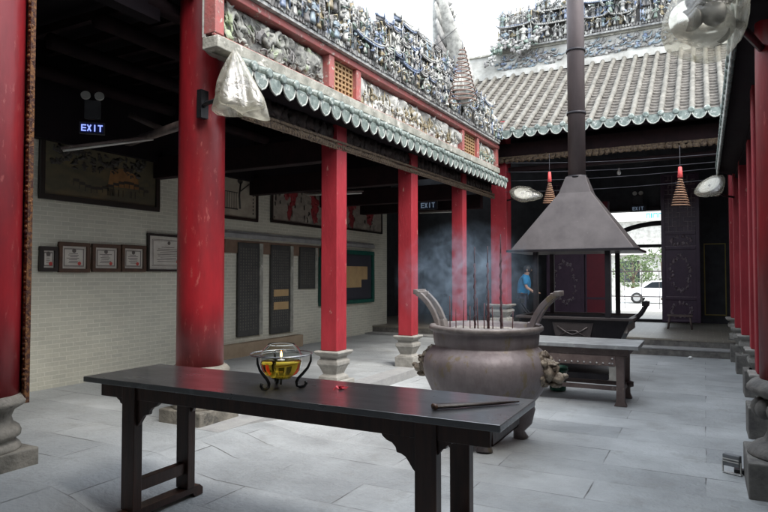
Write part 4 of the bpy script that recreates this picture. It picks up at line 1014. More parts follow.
# ------------------------------------------------------------------ round censer
CX, CY = -1.89, 5.72
t = thing('round_censer', (CX,CY,0), 'huge round bronze incense censer with lion masks and smoking sticks', 'censer')
m = MB()
prof=[(.0,.27),(.20,.275),(.34,.31),(.44,.38),(.53,.50),(.585,.62),(.605,.71),(.60,.79),(.57,.85),(.52,.895),(.495,.915),(.49,.93),(.50,.945),(.51,1.05),(.512,1.06),(.53,1.065),(.54,1.075),(.54,1.105),(.53,1.115),(.49,1.115),(.475,1.10),(.46,1.02),(.0,1.02)]
m.lathe(prof,n=72,cap=False); m.build('bowl', bronze, t)
m = MB(); nn=28; vs=[(0,0,1.06)]; fs=[]
for j in range(1,9):
    for i in range(nn):
        a=2*pi*i/nn; r=.475*j/8; vs.append((r*cos(a),r*sin(a),1.065+.02*noise.noise(Vector((r*9*cos(a),r*9*sin(a),0)))))
for i in range(nn): fs.append((0,1+i,1+(i+1)%nn))
for j in range(7):
    for i in range(nn): a=1+j*nn; fs.append((a+i,a+nn+i,a+nn+(i+1)%nn,a+(i+1)%nn))
m.add(vs,fs,0,True); m.build('ash', ash, t)
# handles: curved strap with a slot
for s in (-1,1):
    m = MB()
    c = [(s*x,z) for x,z in ((.455,1.06),(.475,1.15),(.515,1.24),(.57,1.32),(.635,1.385),(.70,1.43))]
    for y in (-.085,.085):
        m.tube([(x,y,z) for x,z in c],[.035]*6,4,0,True,False,(1,1))
    m.tube([(c[0][0],0,c[0][1]),(c[1][0],0,c[1][1])],.08,4,0,True,False)
    x,z=c[-1]; x2,z2=c[-2]
    m.tube([(x2*.5+x*.5,-.11,z2*.45+z*.55),(x2*.5+x*.5,.11,z2*.45+z*.55)],.036,4,0,True,False)
    o=m.build('handle', bronze if s>0 else bronze_h, t, bevel=.006)
    m = MB(); m.tube([(x-.0,-.112,z-.0),(x,.112,z)],.034,4); m.build('handle_cap', bronze_h, o, bevel=.006)
# lion masks
def lion(ang):
    m = MB(); rnd=random.Random(int(ang*10)+5)
    def P(u,v,w):  # u sideways, v outward, w up
        return (cos(ang)*v-sin(ang)*u, sin(ang)*v+cos(ang)*u, w)
    m.ball(P(0,.59,.72),.11,0,14,10,.3,1); m.ball(P(0,.69,.66),(.07,.07,.055),0,12,8,.3,2); m.ball(P(0,.755,.685),(.032,.032,.025),0,8,6)
    m.ball(P(0,.67,.60),(.06,.06,.03),0,10,6,.4,3)
    for s in (-1,1):
        m.ball(P(s*.05,.67,.75),.028,0,8,6); m.ball(P(s*.10,.60,.79),(.035,.035,.05),0,8,6,.5,4); m.ball(P(s*.055,.66,.785),(.04,.03,.015),0,8,5)
    for i in range(22):
        a=2*pi*i/22; u=.13*cos(a); w=.73+.13*sin(a); m.ball(P(u+rnd.uniform(-.01,.01),.56+rnd.uniform(-.01,.02),w),(.034,.034,.034),0,8,6,.8,i)
    m.build('lion_mask', bronze_l, t, weld=False)
lion(R(-2)); lion(R(180))
for k in range(3):
    a=R(-74+120*k); u=Vector((cos(a),sin(a),0)); m = MB()
    m.tube([u*.36+Vector((0,0,.40)),u*.42+Vector((0,0,.26)),u*.41+Vector((0,0,.16)),u*.36+Vector((0,0,.08)),u*.38+Vector((0,0,0))],[.12,.11,.085,.055,.075],12)
    m.ball(tuple(u*.46+Vector((0,0,.26))),(.06,.06,.07),0,10,6,.6,k); m.build('foot', bronze, t)
m = MB(); m.lathe([(.53,1.068),(.546,1.078),(.546,1.106),(.532,1.121),(.49,1.121),(.478,1.10)],n=72,cap=False); m.build('worn_lip', bronze_h, t)
IG='incense sticks burning in the round censer'; rnd=random.Random(9)
spots=[(450,296,.006),(463,300,.006),(470,306,.005),(478,298,.006),(484,303,.006),(489,290,.006),(456,309,.005),(493,306,.006),(503,309,.005),(512,311,.005)]
lab=['thin incense stick nearest the left rim of the censer','thin incense stick, second from the left rim','short thin incense stick between two taller ones on the left','thin incense stick in the middle left of the ash','thin incense stick in the middle of the ash','tall thin incense stick beside the middle thick one','short thin incense stick, low at the left','thin incense stick just right of the middle','short thin incense stick right of the tallest thick one','short thin incense stick nearest the right handle']
for (px,py,r),l in zip(spots,lab):
    Y=CY+rnd.uniform(-.28,.1); a=onY(px,py,Y); m=MB(); m.tube([(0,0,-.04),(rnd.uniform(-.012,.012),0,a.z-1.06)],[r,r*.8],6); o=m.build('incense_stick', stick_r); o.location=(a.x,a.y,1.06)
    tag(o,l,'incense stick',IG)
for (px,py,l) in ((474.5,247,'thick twisted incense pole, leftmost of the three tall ones'),(487.5,246,'thick twisted incense pole, middle of the three tall ones'),(500.5,234,'thick dark incense pole, tallest and rightmost of the three')):
    Y=CY+.12; a=onY(px,py,Y); h=a.z-1.06; o=thing('incense_pole',(a.x,a.y,1.06),l,'incense pole','thick incense poles in the round censer')
    m=MB(); m.tube([(0,0,-.04),(0,0,h*.8)],.009,8); m.build('pole', stick_d, o)
    m=MB(); n=int(h*.75/.012); m.tube([(.007*cos(i*.7),.007*sin(i*.7),.04+i*.012) for i in range(n)],.0085,6); m.build('twist', stick_d if px>495 else stick_r, o)
    m=MB(); m.tube([(0,0,h*.8),(0,0,h)],[.007,.005],6); m.build('tip', stick_d, o)

# ------------------------------------------------------------------ near table
tabletop_m = mat('dusty_sheen_lacquer', (.055,.056,.060), (.030,.030,.033), .30, 3, bump=.05, bscale=14, wear=(.075,.075,.08), wear_scale=5, wear_amt=.58, coat=.9, spec=.9, rvar=.10, stretch=(1,3,1))  # besides dust, the grey base stands in for pale sky sheen
tabletop_m.node_tree.nodes['Principled BSDF'].inputs['Coat IOR'].default_value=1.7
t = thing('altar_table', (-2.26,3.035,0), 'long black lacquered altar table across the foreground', 'table')
m = MB(); m.box((-1.44,-.325,.885),(1.43,.325,.92)); m.build('table_top', tabletop_m, t, bevel=.004)
m = MB(); m.box((-1.35,-.255,.79),(1.36,-.215,.885)); m.box((-1.35,.215,.79),(1.36,.255,.885)); m.box((-1.35,-.215,.79),(-1.31,.215,.885)); m.box((1.32,-.215,.79),(1.36,.215,.885)); m.build('apron', wood_leg, t, bevel=.004)
ogee=[(0,0),(.195,0),(.19,-.012),(.165,-.03),(.135,-.04),(.115,-.06),(.108,-.085),(.085,-.088),(.06,-.10),(.04,-.125),(.02,-.155),(.004,-.17),(0,-.17)]
for sx in (-1,1):
    cx = -1.07 if sx<0 else 1.035
    for sy in (-1,1):
        y=sy*.235
        m = MB(); m.box((cx-.058,y-.035,.075),(cx+.058,y+.035,.89)); m.build('leg', wood_leg, t, bevel=.005)
        m = MB()
        inner=[(cx-sx*.058-sx*a,.79+b) for a,b in ogee]; m.prism(inner,y-.014,y+.014,'xz'); m.build('bracket', wood_leg, t, bevel=.002); m = MB()
        outer=[(cx+sx*.058+sx*a*.38,.79+b*.4) for a,b in ogee]; m.prism(outer,y-.014,y+.014,'xz')
        m.build('outer_bracket', wood_leg, t, bevel=.002)
    m = MB(); m.box((cx-.03,-.20,.18),(cx+.03,.20,.26)); m.build('lower_rail', wood_leg, t, bevel=.004)
    m = MB(); m.prism([(-.36,0),(-.36,.05),(-.33,.075),(.33,.075),(.36,.05),(.36,0),(.28,0),(.26,.03),(-.26,.03),(-.28,0)],cx-.05,cx+.05,'yz'); m.build('shoe_foot', wood_leg, t, bevel=.004)
# oil lamp
LX, LY, LZ = -2.27, 2.99, .92
t = thing('oil_lamp', (LX,LY,LZ), 'glass bowl lamp of amber oil on a black curled iron stand', 'oil lamp')
m = MB()
out=[(.030,.062),(.06,.066),(.095,.085),(.118,.115),(.127,.155),(.124,.195),(.108,.235),(.085,.258),(.078,.265)]
m.lathe([(0,.062)]+out+[(.075,.264)]+[(r-.004,z+ (.003 if z<.2 else -.001)) for r,z in out[::-1]]+[(0,.066)],n=48,cap=False); m.build('glass_bowl', glass, t)
m = MB(); m.lathe([(0,.067),(.06,.071),(.093,.089),(.113,.117),(.1205,.15),(.1205,.162),(0,.162)],n=48,cap=False); m.build('oil', amber, t)
m = MB(); m.lathe([(.022,.163),(.022,.17),(.006,.173),(.004,.185)],n=12); m.build('wick_float', plast_w, t)
m = MB(); m.lathe([(.002,.185),(.006,.192),(.007,.200),(.004,.212),(.001,.224)],n=10); m.build('flame', flame_m, t)
st_m = mat('stand_iron',(.015,.015,.016),None,.35,metal=.6); ring_m = mat('steel_ring',(.4,.4,.4),None,.25,metal=.9)
m = MB(); m.tube([(.185*cos(a),.185*sin(a),.205) for a in [2*pi*i/48 for i in range(49)]],.0045,8,cap=False); m.build('ring', ring_m, t)
m = MB(); m.tube([(.128*cos(a),.128*sin(a),.20) for a in [2*pi*i/48 for i in range(49)]],.0022,6,cap=False); m.build('inner_ring', ring_m, t)
for k in range(3):
    a=R(27.7-8+120*k+0); u=Vector((cos(a),sin(a),0)); m = MB()
    cv=[(.185,.20),(.183,.165),(.165,.125),(.135,.09),(.108,.062),(.095,.038),(.10,.017),(.122,.009),(.145,.014),(.156,.032),(.150,.046)]
    m.tube([u*r+Vector((0,0,z)) for r,z in cv],[.006,.007,.008,.009,.0095,.0095,.0095,.0095,.0095,.0095,.010],10); m.build('curled_leg', st_m, t)
m = MB(); m.tube([(0,0,.062),(0,0,.02)],.006,6); m.lathe([(.03,.055),(.06,.06),(.06,.063),(.0,.063)],n=20); m.build('cup', st_m, t)
# dark rod on the table
p0 = onZ(433,407,.935); p1 = onZ(519,401.5,.93)
t = thing('wooden_clapper', ((p0.x+p1.x)/2,(p0.y+p1.y)/2,.92), 'dark tapering wooden rod lying near the right end of the altar table', 'rod')
m = MB(); d=(p1-p0)/2; m.tube([(-d.x,-d.y,.016),(d.x*.5,d.y*.5,.012),(d.x,d.y,.010)],[.019,.014,.006],6,flat=(1.2,.75)); m.build('rod_body', wood, t, bevel=.002)
m = MB(); m.tube([(-d.x*1.005,-d.y*1.005,.016),(-d.x*.93,-d.y*.93,.016)],.021,6,flat=(1.2,.75)); m.build('end_cap', frame_b, t)
p = onZ(341,389.5,.92); m = MB(); rnd=random.Random(4)
for i in range(16):
    a=rnd.uniform(0,6.28); r=rnd.uniform(0,.045); M=Matrix.Translation((r*cos(a)*1.3,r*sin(a),.006+.004*rnd.random()))@Euler((rnd.uniform(-.6,.6),rnd.uniform(-.6,.6),a)).to_matrix().to_4x4()
    m.add([(-.014,0,0),(-.006,-.009,.004),(.008,-.008,.003),(.015,0,0),(.008,.008,.004),(-.006,.009,.003)],[tuple(range(6))],0,True,M)
o=m.build('flower_petals', petal, weld=False); o.location=p; tag(o,'small scatter of red petals on the altar table right of the lamp','petals')
# things on the floor
p=onZ(690.5,359,0); m=MB(); m.ball((0,0,.025),(.04,.035,.028),0,12,8,.5,2); o=m.build('crumpled_paper', plast_w); o.location=p; tag(o,'small crumpled white paper ball on the paving near the steps','litter')
horn_gray = mat('floodlight_grey',(.20,.21,.22),(.14,.145,.15),.6,9)
p=onZ(732,474,0); t=thing('floor_floodlight',(p.x,p.y,0),'small grey floodlight with glass front standing on the paving by the right column','floodlight',rz=R(-25))
m=MB(); m.box((-.065,-.02,.06),(.065,.03,.155)); m.build('housing', horn_gray, t, bevel=.008)
for k,z in enumerate((.095,.115)): m=MB(); m.box((-.062,-.025,z),(.062,-.0205,z+.008)); m.build('reflector_fin', tube_w, t)
for s in (-1,1): m=MB(); m.box((s*.069-.003,-.008,0),(s*.069+.003,.008,.10)); m.build('bracket_arm', tube_w, t)
m=MB(); m.box((-.07,-.01,0),(.07,.03,.006)); m.build('bracket_foot', plast_w, t)
p=onZ(744,474,0); m=MB(); m.box((-.07,-.03,0),(.06,.03,.035)); o=m.build('junction_box', blackm, bevel=.006); o.location=p; tag(o,'small dark box on the paving against the right column plinth','box')
p=onZ(0,500,0); m=MB(); 
for i in range(4): m.box((-.5,-.30+.12*i-.4,.0),(.34,-.20+.12*i-.4,.03))
m.box((-.45,-.72,-.0),(-.38,.08,.0)); o=m.build('wooden_duckboard', wood_r, bevel=.004); o.location=(p.x,p.y,0); tag(o,'corner of a brown slatted board on the floor, lower left','board')

# ------------------------------------------------------------------ exit signs, lamps
def letters(m, txt, h, t=.17, y0=-.012, y1=-.006):
    w=h*.66; x=-(len(txt)*w*1.15-w*.15)/2; s=h*t
    for c in txt:
        if c in 'E': m.box((x,y0,0),(x+s,y1,h)); [m.box((x+s,y0,z),(x+w,y1,z+s)) for z in (0,h/2-s/2,h-s)]
        if c=='X':
            for q in (1,-1): 
                M=Matrix.Translation((x+w/2,(y0+y1)/2+.0007*q,h/2))@Matrix.Rotation(q*math.atan2(w-s,h),4,'Y'); m.box((-s/2,(y0-y1)/2,-h*.54),(s/2,(y1-y0)/2,h*.54),0,M)
        if c=='I': m.box((x+w/2-s/2,y0,0),(x+w/2+s/2,y1,h))
        if c=='T': m.box((x+w/2-s/2,y0,0),(x+w/2+s/2,y1,h-s)); m.box((x,y0,h-s),(x+w,y1,h))
        x+=w*1.15
def exitsign(pos, w, h, rz, label, lit, lamps=True):
    t=thing('exit_sign', pos, label, 'exit sign', 'EXIT signs under the roofs', rz)
    m=MB(); m.box((-w/2,-.006,0),(w/2,.04,h)); m.build('plate', exit_p if lit else exit_pd, t, bevel=.003)
    m=MB(); f=.012; m.box((-w/2-f,-.01,-f),(w/2+f,.045,0)); m.box((-w/2-f,-.01,h),(w/2+f,.045,h+f)); m.box((-w/2-f,-.01,0),(-w/2,.045,h)); m.box((w/2,-.01,0),(w/2+f,.045,h)); m.build('frame', darkwall, t)
    m=MB(); letters(m,'EXIT',h*.68); o=m.build('lettering', exit_l if lit else exit_dim, t); o.location=(0,0,h*.16)
    if lamps:
        m=MB(); m.box((-w*.35,0,h+.06),(w*.35,.06,h+.30)); m.build('battery_box', darkwall, t, bevel=.006)
        for s in (-1,1): m=MB(); m.lathe([(.03,-.05),(.055,-.03),(.058,0)],(s*.08,-.01,h+.36),14,rot=(R(70),0,0)); m.build('lamp_head', tube_w, t)
    return t
p=onX(92,133,-6.9); exitsign(p, .27, .125, R(45), 'lit blue EXIT sign with two lamp heads above the big painting', True)
p=onY(428,209,12.6); exitsign(p, .42, .17, 0, 'dim EXIT sign hanging deep in the left gallery', False, False)
p=onY(638,211,18.3); exitsign(p, .38, .14, 0, 'faint EXIT sign above the bright doorway', False, True)
def tubelight(p0,p1,label):
    t=thing('fluorescent_batten',(p0+p1)/2,label,'tube light','unlit tube lights under the gallery roof'); d=(p1-p0)/2
    m=MB(); m.tube([-d,d],.022,4); m.build('batten', wood_r, t); m=MB(); q=Vector((0,0,-.035)); m.tube([-d*.96+q,d*.96+q],.014,8); m.build('tube', tube_w, t)
tubelight(onX(61,148,-6.6),onX(133,139.5,-6.6)+Vector((0.4,0,0)),'unlit tube light under the lit EXIT sign'); 
tubelight(onY(306,193,9.0),onY(363,191,9.0),'unlit tube light behind the column beyond the oil lamp')
tubelight(onY(419,211.5,12.9),onY(462,210,12.9),'unlit tube light below the dim EXIT sign in the left gallery')
t=thing('hanging_bulb',onY(619,172,14.6),'small bare bulb hanging under the far hall eave','light bulb')
m=MB(); m.lathe([(.005,-.07),(.035,-.05),(.045,-.02),(.03,.02),(.02,.05),(.02,.09)],n=14); m.build('bulb', plast_w, t); m=MB(); m.tube([(0,0,.09),(0,0,.7)],.006,5); m.build('cord', wire_m, t)

# wires under the far eave
for i,(ya,yb,l) in enumerate(((163,153,'topmost thin wire strung across the far hall'),(172,161,'second thin wire strung across the far hall'),(181,167,'third thin wire strung across the far hall'),(192,178,'lowest thin wire strung across the far hall'))):
    a=onY(505,ya,13.3+.1*i); b=onY(726,yb,13.3+.1*i); m=MB(); m.tube([a.lerp(b,k/12)+Vector((0,0,-.06*sin(pi*k/12))) for k in range(13)],.006,5)
    tag(m.build('wire', wire_m),l,'wire','wires strung across the far hall')
wa=onX(463,20,-3.4)
# incense coils
def coil(top, H_, R_, label, turns, mt, r=.008, tagh=.14):
    t=thing('incense_coil', top, label, 'incense coil', 'spiral incense coils hung from wires')
    m=MB(); n=turns*22; pts=[(R_*(.16+.84*i/n)*cos(2*pi*turns*i/n),R_*(.16+.84*i/n)*sin(2*pi*turns*i/n),-tagh-H_*i/n) for i in range(n+1)]
    m.tube(pts,r,5); m.build('coil', mt, t)
    m=MB(); m.tube([(0,0,.4),(0,0,0),(0,0,-tagh-H_*.05)],.004,4)
    for k in range(3): a=2*pi*k/3; m.tube([(0,0,-tagh*.5),(R_*cos(a),R_*sin(a),-tagh-H_*.98)],.003,4)
    m.build('hanger', wire_m, t)
    if tagh>.05: m=MB(); m.lathe([(.02,-tagh),(.045,-tagh+.01),(.03,0),(.0,.01)],n=8); m.build('red_tag', tag_r, t)
    return t
coil(onY(549.5,172,13.2),.46,.14,'cone of spiral incense with red tag, left of the hood flue',11,coil_m,.012,.22)
coil(onY(680,167,12.4),.52,.155,'cone of spiral incense with red tag, in front of the carved door',11,coil_m,.012,.20)
coil(Vector((-3.44,9.3,5.32)),.90,.24,'large bare spiral incense cone hanging in the open sky corner',13,coil_b,.010,.02)
a=Vector((-3.44,9.3,5.7)); m=MB(); m.tube([(-4.1,9.3,5.3),a,(-1.9,9.6,6.6),(.6,10,8.0)],.004,4); tag(m.build('wire',wire_m),'thin wire carrying the large incense coil over the courtyard','wire')

# ------------------------------------------------------------------ plastic bags over lamps
def bagmesh(m, prof, n=36, fold=.12, seed=0, jag=.0, M=None):
    vs=[];fs=[]
    for j,(r,z) in enumerate(prof):
        for i in range(n):
            a=2*pi*i/n; v=j/(len(prof)-1)
            f=1+fold*.5*abs(noise.noise(Vector((cos(a)*4+seed,sin(a)*4,z*14))))*2+fold*sin(a*5+seed+2*v)*(.4+v)+fold*.6*noise.noise(Vector((cos(a)*2.2,sin(a)*2.2,z*6+seed)))+fold*.8*sin(a*9+seed*2)*.35
            vs.append((r*f*cos(a),r*f*sin(a),z+jag*v*sin(a*3+seed)+.5*jag*noise.noise(Vector((a*2,seed,v*3)))))
    for j in range(len(prof)-1):
        for i in range(n): fs.append((j*n+i,j*n+(i+1)%n,(j+1)*n+(i+1)%n,(j+1)*n+i))
    m.add(vs,fs,0,True,M)
# left bag
bag_m2 = bagmat('creased_milky_bag', .30, .72)
p=onY(239,85,4.40); t=thing('bagged_spotlight',p,'spotlight in a cloudy plastic bag tied to the thick column by the frieze','bagged lamp','plastic bagged lamps')
m=MB(); bagmesh(m,[(.012,.32),(.035,.28),(.08,.20),(.13,.10),(.175,0),(.205,-.10),(.225,-.18),(.235,-.245),(.21,-.26),(.10,-.25),(.0,-.24)],64,.17,1.3,.05,Matrix(((1,0,-.10,0),(0,1,-.08,0),(-.12,0,1,0),(0,0,0,1)))); o=m.build('plastic_bag', bag_m2, t); 
m=MB(); m.lathe([(.05,-.10),(.09,-.06),(.105,.03),(.09,.09),(.03,.13)],(0.0,0,-.03),16,rot=(R(60),0,R(40))); m.build('lamp', blackm, t)
q=Vector((-4.42,4.52,p.z-.10))-Vector(p)
m=MB(); m.tube([q,q+Vector((.12,-.07,0)),(-.08,.08,-.05)],.022,6); m.box((q.x-.03,q.y-.05,q.z-.12),(q.x+.03,q.y+.05,q.z+.16)); m.build('bracket', blackm, t)
# right near bag with cluster of round lamps
p=onY(706,18,4.55); t=thing('bagged_lamp_cluster',p,'cluster of three round lamps in a big plastic bag at the top right','bagged lamp','plastic bagged lamps')
m=MB(); M=Matrix.Rotation(R(15),4,'Y'); bagmesh(m,[(.02,.36),(.10,.33),(.17,.26),(.215,.16),(.24,.04),(.25,-.06),(.235,-.15),(.19,-.22),(.12,-.255),(.05,-.27),(0,-.272)],56,.045,2.1,.02,M); m.build('plastic_bag', bag_clear, t)
m2=MB(); m2.lathe([(0,.06),(.10,.055),(.17,.03),(.205,-.01),(.21,-.015)],(-.02,.03,.0),36,rot=(R(72),R(0),R(18)),cap=False); m2.build('reflector_dish', mat('silver_reflector',(.8,.8,.78),None,.18,metal=.85), t)
for k,(dx,dy,dz) in enumerate(((-.09,-.02,-.02),(.04,.0,.01),(.05,.05,-.10),(-.05,.03,.13),(.09,.02,.15))):
    m=MB(); m.lathe([(.03,-.05),(.075,-.03),(.088,.03),(.08,.045),(.0,.04)],(dx,dy,dz),20,rot=(R(80),R(10*k-20),R(-20+15*k))); m.build('round_lamp', blackm, t)
m=MB(); q=Vector((.42,5.42,p.z+.0))-Vector(p); m.tube([(.05,.02,0),(.2,.2,-.01),q],.028,8); m.tube([(.05,.02,-.1),(.06,.02,.18)],.015,6); m.build('arm', blackm, t)
# wrapped horn lamps
horn_g = mat('grey_housing',(.16,.155,.14),(.10,.10,.09),.5,10)
bag_mid = bagmat('thin_milky_bag', .22, .50)
def horn(p, rot, s, label, brk, tip=.5, ta=0):
    t=thing('bagged_lamp',p,label,'bagged lamp','plastic bagged lamps')
    m=MB(); M=Euler(rot).to_matrix().to_4x4()@Matrix.Scale(s,4)
    prof=[(.0,.05),(.20,.045),(.30,.02),(.355,-.02),(.35,-.06),(.29,-.18),(.19,-.32),(.08,-.48),(.02,-.56)]
    n=36; vs=[];fs=[]
    for r,z in prof:
        for i in range(n):
            a=2*pi*i/n; k=1/max(abs(cos(a)),abs(sin(a)))**.6; f=1+.02*sin(a*7+z*9)+tip*max(0,cos(a-ta))**9
            k=1; vs.append((r*k*f*cos(a)*1.2,r*k*f*sin(a)*.80,z))
    for j in range(len(prof)-1):
        for i in range(n): fs.append((j*n+i,j*n+(i+1)%n,(j+1)*n+(i+1)%n,(j+1)*n+i))
    m.add(vs,fs,0,True,M); m.build('plastic_wrap', bag_mid, t)
    m=MB(); m.lathe([(.06,-.44),(.14,-.30),(.22,-.14),(.27,-.05),(.27,-.02)],n=24,sx=1,sy=.7,cap=False)
    q=MB(); q.add([tuple(M@Vector(v)) for v in m.v],m.f,0,True); q.build('lamp_housing', horn_g, t)
    m=MB(); m.lathe([(.0,-.03),(.18,-.02),(.26,-.01),(.29,-.01),(.295,-.03)],n=24,sx=1,sy=.7,cap=False)
    q=MB(); q.add([tuple(M@Vector(v)) for v in m.v],m.f,0,True); q.build('lens_face', tube_w, t)
    m=MB(); m.tube([(0,0,0),(brk.x*.5,brk.y*.5,brk.z*.8-.02),brk],.02,6); m.build('bracket', blackm, t)
p=onY(523,193,13.55); horn(p,(R(66),R(10),R(14)),.70,'white wrapped lamp beside the far corner column',Vector((-4.2,14.0,p.z-.1))-Vector(p))
p=onY(709,185,12.6); horn(p,(R(58),R(-28),R(-12)),.66,'white wrapped lamp by the right row, next to the incense cone',Vector((.55,13.1,p.z-.2))-Vector(p),.45,R(-75))

# ------------------------------------------------------------------ person
t=bpy.data.objects.new('person',None); 
def skinobj(name, verts, edges, radii, m_, parent=None, sub=2):
    me=bpy.data.meshes.new(name); me.from_pydata(verts,edges,[]); o=bpy.data.objects.new(name,me); COL.objects.link(o)
    md=o.modifiers.new('Skin','SKIN'); 
    if not me.skin_vertices: me.skin_vertices.new()
    for i,r in enumerate(radii): me.skin_vertices[0].data[i].radius=(r,r) if not isinstance(r,tuple) else r
    me.skin_vertices[0].data[0].use_root=True
    md.use_smooth_shade=True; s=o.modifiers.new('Sub','SUBSURF'); s.levels=sub; s.render_levels=sub; me.materials.append(m_)
    if parent: o.parent=parent
    return o
# facing +x (to the right), leaning a little forward; origin at feet
bv=[(0,0,.92),(0.02,0,1.08),(.05,0,1.25),(.07,0,1.38),(.10,0,1.46),(.13,0,1.54),(.14,0,1.62),
    (.0,-.09,.90),(.03,-.10,.50),(-.02,-.10,.08),(.12,-.11,.03),
    (.0,.09,.90),(.0,.10,.50),(-.06,.10,.08),(.08,.11,.03),
    (.07,-.17,1.37),(.10,-.20,1.12),(.28,-.17,1.00),(.34,-.16,.99),
    (.07,.17,1.37),(.10,.21,1.12),(.27,.18,.98),(.33,.17,.97)]
be=[(0,1),(1,2),(2,3),(3,4),(4,5),(5,6),(0,7),(7,8),(8,9),(9,10),(0,11),(11,12),(12,13),(13,14),(3,15),(15,16),(16,17),(17,18),(3,19),(19,20),(20,21),(21,22)]
brd=[.12,.115,.13,.11,.055,.085,.08,.085,.058,.04,.035,.085,.058,.04,.035,.05,.042,.03,.028,.05,.042,.03,.028]
vv=list(bv);ee=list(be);rr=list(brd)
for base,s in ((18,-1),(22,1)):
    b=Vector(bv[base])
    for k,(dy,l) in enumerate(((-.03,.07),(-.012,.085),(.006,.09),(.024,.078))):
        i=len(vv); vv+= [tuple(b+Vector((.04,dy,0))),tuple(b+Vector((.04+l*.55,dy,-.01))),tuple(b+Vector((.04+l,dy,-.03)))]; rr+=[.011,.009,.008]; ee+=[(base,i),(i,i+1),(i+1,i+2)]
    i=len(vv); vv+=[tuple(b+Vector((.02,-s*.035,.0))),tuple(b+Vector((.05,-s*.055,-.01)))]; rr+=[.012,.009]; ee+=[(base,i),(i,i+1)]
body=skinobj('person',vv,ee,rr,skin_m); body.scale=(.90,.90,.90); body.location=(-3.93,14.75,.30); body.rotation_euler.z=R(12)
tag(body,'person in a bright blue shirt and dark trousers standing with back half turned','person')
skinobj('shirt',[(.0,0,.84),(.02,0,1.08),(.05,0,1.25),(.07,0,1.37),(.09,0,1.45),(.07,-.17,1.37),(.09,-.20,1.17),(.07,.17,1.37),(.09,.205,1.17)],[(0,1),(1,2),(2,3),(3,4),(3,5),(5,6),(3,7),(7,8)],[(.17,.19),(.16,.18),(.17,.20),(.15,.17),.08,.09,.08,.09,.08],shirt_m,body)
skinobj('trousers',[(0,0,.93),(0,-.09,.86),(.03,-.10,.50),(-.02,-.10,.07),(0,.09,.86),(.0,.10,.50),(-.06,.10,.07)],[(0,1),(1,2),(2,3),(0,4),(4,5),(5,6)],[.14,.10,.075,.06,.10,.075,.06],trous_m,body)
m=MB(); m.ball((.125,0,1.60),(.108,.098,.12),0,16,12,.08,1); m.build('hair',hair_m,body)
m=MB(); m.ball((.228,0,1.575),(.022,.014,.02),0,8,6); m.ball((.205,0,1.545),(.02,.03,.01),0,8,6); [m.ball((.2,s*.035,1.60),(.02,.016,.012),0,8,6) for s in (-1,1)]; m.build('face',skin_m,body)
m=MB(); [m.ball((.12,s*.10,1.57),(.022,.012,.035),0,8,6) for s in (-1,1)]; m.build('ear',skin_m,body)
# side table the person faces
t=thing('side_altar',(-4.0,13.1,0),'x','table'); bpy.data.objects.remove(t)

# ------------------------------------------------------------------ smoke
sm=MB(); sm.ball((0,0,0),(1,1,1),0,32,20)
so=sm.build('incense_smoke', MATS['ink']); so.location=(-2.22,6.1,1.55); so.scale=(.80,.85,.66)
mt=bpy.data.materials.new('smoke_volume'); T=nt(mt); N=T.nodes; L=T.links; N.remove(N['Principled BSDF'])
v=N.new('ShaderNodeVolumePrincipled'); v.inputs['Color'].default_value=(.62,.80,1.0,1); v.inputs['Anisotropy'].default_value=.2
tc=N.new('ShaderNodeTexCoord'); mp=N.new('ShaderNodeMapping'); mp.inputs['Scale'].default_value=(2.2,2.2,1.5); L.new(tc.outputs['Object'],mp.inputs[0])
n=N.new('ShaderNodeTexNoise'); n.inputs['Scale'].default_value=1.7; n.inputs['Detail'].default_value=5; n.inputs['Distortion'].default_value=2.2; L.new(mp.outputs[0],n.inputs[0])
mr=N.new('ShaderNodeMapRange'); mr.inputs[1].default_value=.45; mr.inputs[2].default_value=.70; mr.inputs[4].default_value=1.0; L.new(n.outputs[0],mr.inputs[0])
ln=N.new('ShaderNodeVectorMath'); ln.operation='LENGTH'; L.new(tc.outputs['Object'],ln.inputs[0])
m2=N.new('ShaderNodeMapRange'); m2.inputs[1].default_value=.25; m2.inputs[2].default_value=.98; m2.inputs[3].default_value=1; m2.inputs[4].default_value=0; L.new(ln.outputs['Value'],m2.inputs[0])
mu=N.new('ShaderNodeMath'); mu.operation='MULTIPLY'; L.new(mr.outputs[0],mu.inputs[0]); L.new(m2.outputs[0],mu.inputs[1])
m3=N.new('ShaderNodeMath'); m3.operation='MULTIPLY'; m3.inputs[1].default_value=1.7; L.new(mu.outputs[0],m3.inputs[0]); L.new(m3.outputs[0],v.inputs['Density'])
L.new(v.outputs[0],N['Material Output'].inputs['Volume']); so.data.materials.clear(); so.data.materials.append(mt)
tag(so,'bluish incense smoke drifting left from the round censer','smoke',kind='stuff')

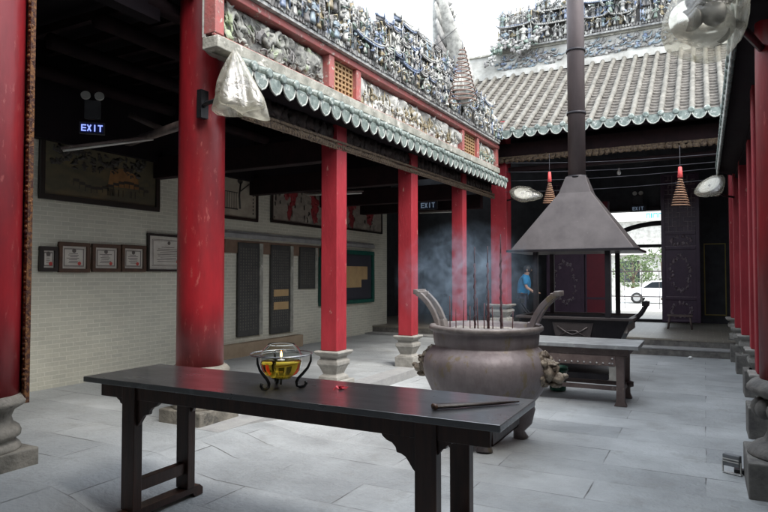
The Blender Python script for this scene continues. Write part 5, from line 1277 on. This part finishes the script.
# ------------------------------------------------------------------ light, camera
W=bpy.data.worlds.new('World'); S.world=W; W.use_nodes=True; N=W.node_tree.nodes; L=W.node_tree.links
bg=N['Background']; sk=N.new('ShaderNodeTexSky'); sk.sky_type='NISHITA'; sk.sun_disc=False
EL=54; AZ=118   # azimuth clockwise from +Y (north)
sk.sun_elevation=R(EL); sk.sun_rotation=R(AZ); sk.air_density=1.0; sk.dust_density=6.0; sk.ozone_density=1.0; sk.altitude=0
cn=N.new('ShaderNodeTexNoise'); cn.inputs['Scale'].default_value=2.2; cn.inputs['Detail'].default_value=5
wt=N.new('ShaderNodeTexCoord'); L.new(wt.outputs['Generated'],cn.inputs[0])
cc=N.new('ShaderNodeMapRange'); cc.inputs[1].default_value=.3; cc.inputs[2].default_value=.7; cc.inputs[3].default_value=4.2; cc.inputs[4].default_value=6.0; L.new(cn.outputs[0],cc.inputs[0])
cv=N.new('ShaderNodeVectorMath'); cv.operation='SCALE'; cv.inputs[0].default_value=(.91,.985,1.07); L.new(cc.outputs[0],cv.inputs['Scale'])
wm=N.new('ShaderNodeMix'); wm.data_type='RGBA'; wm.inputs[0].default_value=.85; L.new(sk.outputs[0],wm.inputs[6]); L.new(cv.outputs[0],wm.inputs[7])
L.new(wm.outputs[2],bg.inputs[0]); bg.inputs[1].default_value=.15
sun=bpy.data.lights.new('sun','SUN'); sun.energy=1.0; sun.angle=R(30); sun.color=(1,.97,.93); su=bpy.data.objects.new('sun',sun); COL.objects.link(su)
d=Vector((sin(R(AZ))*cos(R(EL)),cos(R(AZ))*cos(R(EL)),sin(R(EL)))); su.rotation_euler=d.to_track_quat('Z','Y').to_euler()
cam=bpy.data.cameras.new('camera'); co=bpy.data.objects.new('camera',cam); COL.objects.link(co); S.camera=co
cam.sensor_width=36; cam.lens=F/768*36; cam.clip_end=2000; cam.clip_start=.05
co.location=(0,0,H); co.rotation_euler=(pi/2+TH,0,PS)
S.render.engine='CYCLES'
S.view_settings.view_transform='Standard'; S.view_settings.look='None'; S.view_settings.gamma=1; S.view_settings.exposure=2.0
S.render.resolution_x=1024; S.render.resolution_y=683
S.cycles.max_bounces=10; S.cycles.diffuse_bounces=8; S.cycles.transparent_max_bounces=16
